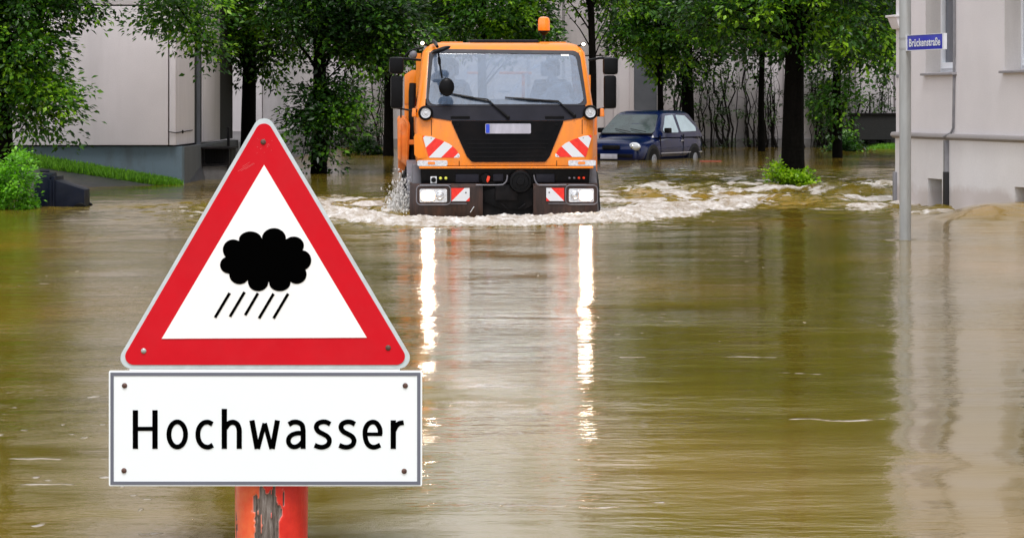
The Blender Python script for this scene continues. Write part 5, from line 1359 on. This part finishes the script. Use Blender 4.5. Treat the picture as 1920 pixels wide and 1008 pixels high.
# slightly rounded ledge
mb = MB(); prof = [(0, .0), (-.035, -.005), (-.05, -.025), (-.05, -.05), (-.02, -.075), (0, -.08)]
rg = [[(t, y-.012, zl+.04+z) for y, z in prof]+[(t, .05, zl-.04), (t, .05, zl+.04)] for t in (-.045, 1.0, 3.0, 8.0, TL)]
mb.loft(rg); mb.build('ledge', M['ledge'], ch, smooth=40)
for (a, b_, c_, e_) in cells:
    cw = MB().box(a, b_, .22, .3, c_, e_).build('cellar_window', M['shutter'], ch)
    MB().box(a-.0, b_, .395, .42, c_, e_).build('recess_back', M['wall_rs'], cw)
    MB().box(b_-.10, b_-.06, .12, .2, c_, e_-.01).build('frame', M['pvc'], cw)
for i, (a, b_) in enumerate(wins):
  for (c_, e_) in ((zw0, zw1), (5.0, 6.7)):
    wn = MB().box(a, b_, .25, .262, c_+.10, e_).build('window', M['pane'], ch, smooth=0)
    mb = MB(); fw = .055
    mb.box(a, a+fw, .20, .25, c_, e_); mb.box(b_-fw, b_, .20, .25, c_, e_); mb.box(a+fw, b_-fw, .20, .25, c_, c_+.13); mb.box(a+fw, b_-fw, .20, .25, e_-fw, e_)
    mb.box(a+fw, b_-fw, .18, .2, c_+.05, c_+.065); mb.box((a+b_)/2-.03, (a+b_)/2+.03, .20, .25, c_+.13, e_-fw)
    mb.build('frame', M['pvc'], wn, bevel=.004)
    MB().hexa([(a-.04,-.06,c_-.035),(b_+.04,-.06,c_-.035),(b_+.04,.20,c_-.035),(a-.04,.20,c_-.035),(a-.04,-.06,c_-.006),(b_+.04,-.06,c_-.006),(b_+.04,.20,c_+.012),(a-.04,.20,c_+.012)]).build('sill', M['sill'], wn, bevel=.003)
    mb = MB(); mb.add([(a+.003, .0, c_), (a+.003, .2, c_), (a+.003, .2, e_), (a+.003, 0, e_)], [(0, 1, 2, 3)]); mb.add([(b_-.003, .0, c_), (b_-.003, .2, c_), (b_-.003, .2, e_), (b_-.003, 0, e_)], [(0, 3, 2, 1)])
    mb.build('reveal', M['wall_rs'], wn, smooth=0, each=True)
# thin conduit on the facade that steps at the ledge and ends in a black foot pipe
tq = tl(1792); tf = tl(1780)
MB().tube([(tq, -.02, HH), (tq, -.02, 2.0), (tl(1790), -.02, hz(1790, 240)), (tl(1787), -.03, hz(1787, 250)), (tf, -.075, hz(1781, 256))], .016, 8).build('conduit', M['pipe'], ch)
MB().box(tf-.025, tf+.025, -.07, -.013, hz(1780, 322), zl-.045).build('conduit_casing', M['pipe'], ch)
MB().box(tf-.03, tf+.03, -.075, -.013, -.4, hz(1780, 322)).build('pipe_foot', M['pipedark'], ch, bevel=.006)
MB().hexa([(-.05,-.05,3.9-1.2),(.12,-.05,2.7),(.12,.3,2.7),(-.05,.3,2.7),(-.10,-.12,2.93),(.12,-.12,2.93),(.12,.3,2.93),(-.10,.3,2.93)]) if False else None
zc0, zc1 = hz(1681, 55), hz(1681, 29)
MB().hexa([(-.05,-.04,zc0),(.22,-.04,zc0),(.22,.5,zc0),(-.05,.5,zc0),(-.09,-.09,zc1-.03),(.22,-.09,zc1-.03),(.22,.5,zc1-.03),(-.09,.5,zc1-.03)]).build('corner_bracket', M['wall_r'], ch, bevel=.008)
MB().box(-.11, .24, -.11, .5, zc1-.03, zc1+.0).build('bracket_cap', M['wall_r'], ch, bevel=.006)
MB().box(.02, .07, -.06, -.012, -.3, hz(1683, 322)).build('corner_pipe', M['pipe'], ch, bevel=.01)
MB().box(.03, .10, -.012, .0, hz(1684, 146), hz(1684, 140)).build('wall_tag', M['pipe'], ch)
MB().box(-.2, TL+.3, -.3, 9.2, HH, HH+.2).build('roof', M['ledge'], ch)

# ------------------------------------------------------------------ POLE WITH STREET NAME SIGN
PY = 22.9
pl_ = empty('street_sign_pole', 'grey metal pole carrying the blue street name sign', 'pole', (xw(1697.3, PY), PY, -.5), 0)
MB().lathe([(.056, 0), (.056, 6.0), (.045, 6.02), (.0, 6.03)], (0, 0, 0), (0, 0, 1), 28).build('shaft', M['steel'], pl_, smooth=60)
a = Vector((xw(1703.5, PY-.08)-pl_.location.x, -.08, 0)); yb = PY-.76; b_ = Vector((xw(1769.5, yb)-pl_.location.x, -.76, 0))
zt = CAMZ-(67.5-HZ)*(PY-.08)/F+.5; zbm = CAMZ-(94.5-HZ)*(PY-.08)/F+.5
dv = (b_-a).normalized(); nv = Vector((dv.y, -dv.x, 0))      # faces the camera side
if nv.y > 0: nv = -nv
def SP(u, z, off): q = a+(b_-a)*u+nv*off; return (q.x, q.y, z)
sg = MB().prism([SP(0, zbm, .012), SP(0, zt, .012), SP(1, zt, .012), SP(1, zbm, .012)], -nv*.024).build('name_sign', M['streetblue'], pl_, bevel=.003)
sg['label'] = 'blue street name sign reading Brückenstraße'
mb = MB()
for (u0, u1) in ((-.055, -.005), (1.004, 1.045)): mb.prism([SP(u0, zbm-.006, .016), SP(u0, zt+.006, .016), SP(u1, zt+.006, .016), SP(u1, zbm-.006, .016)], -nv*.032)
mb.prism([SP(-.005, zt+.001, .016), SP(-.005, zt+.006, .016), SP(1.004, zt+.006, .016), SP(1.004, zt+.001, .016)], -nv*.032)
mb.prism([SP(-.005, zbm-.006, .016), SP(-.005, zbm-.001, .016), SP(1.004, zbm-.001, .016), SP(1.004, zbm-.006, .016)], -nv*.032)
mb.build('sign_frame', M['streetwhite'], sg, smooth=0)
def text_mesh(body):
    cu = bpy.data.curves.new('t', 'FONT'); cu.body = body; cu.size = 1; cu.offset = 0.022; cu.resolution_u = 6; cu.fill_mode = 'FRONT'
    o = bpy.data.objects.new('t', cu); COL.objects.link(o); dg = bpy.context.evaluated_depsgraph_get(); dg.update()
    me = bpy.data.meshes.new_from_object(o.evaluated_get(dg)); bpy.data.objects.remove(o); return me
me = text_mesh('Brückenstraße')
vx = [v.co.x for v in me.vertices]; vz = [v.co.y for v in me.vertices]; x0, x1, z0, z1 = min(vx), max(vx), min(vz), max(vz)
for v in me.vertices:
    u = (v.co.x-x0)/(x1-x0); h = (v.co.y-z0)/(z1-z0)
    v.co = SP(.055+.89*u, zbm+(zt-zbm)*(.22+.56*h), .0150)
me.materials.clear(); me.materials.append(M['streetwhite']); o = bpy.data.objects.new('lettering', me); COL.objects.link(o); o.parent = sg
for zz_ in (zt-.02, zbm+.02):
    mb = MB(); mb.tube([(0, -.05, zz_), (a.x*.5, -.075, zz_), (a.x+.02, a.y, zz_)], .008, 6); mb.lathe([(.060, -.008), (.060, .008)], (0, 0, zz_), (0, 0, 1), 24)
    mb.build('sign_bracket', M['steel'], pl_)

# floating red plank by the car
fp = MB().hexa([(-.25,0,-.01),(.25,.12,-.01),(.24,.17,-.01),(-.26,.05,-.01),(-.25,0,.018),(.25,.12,.018),(.24,.17,.018),(-.26,.05,.018)]).build('floating_plank', M['redwood'], None, bevel=.005, loc=(xw(1332, 54.5), 54.3, .0))
tag(fp, 'red plank floating in the water right of the blue car', 'plank')
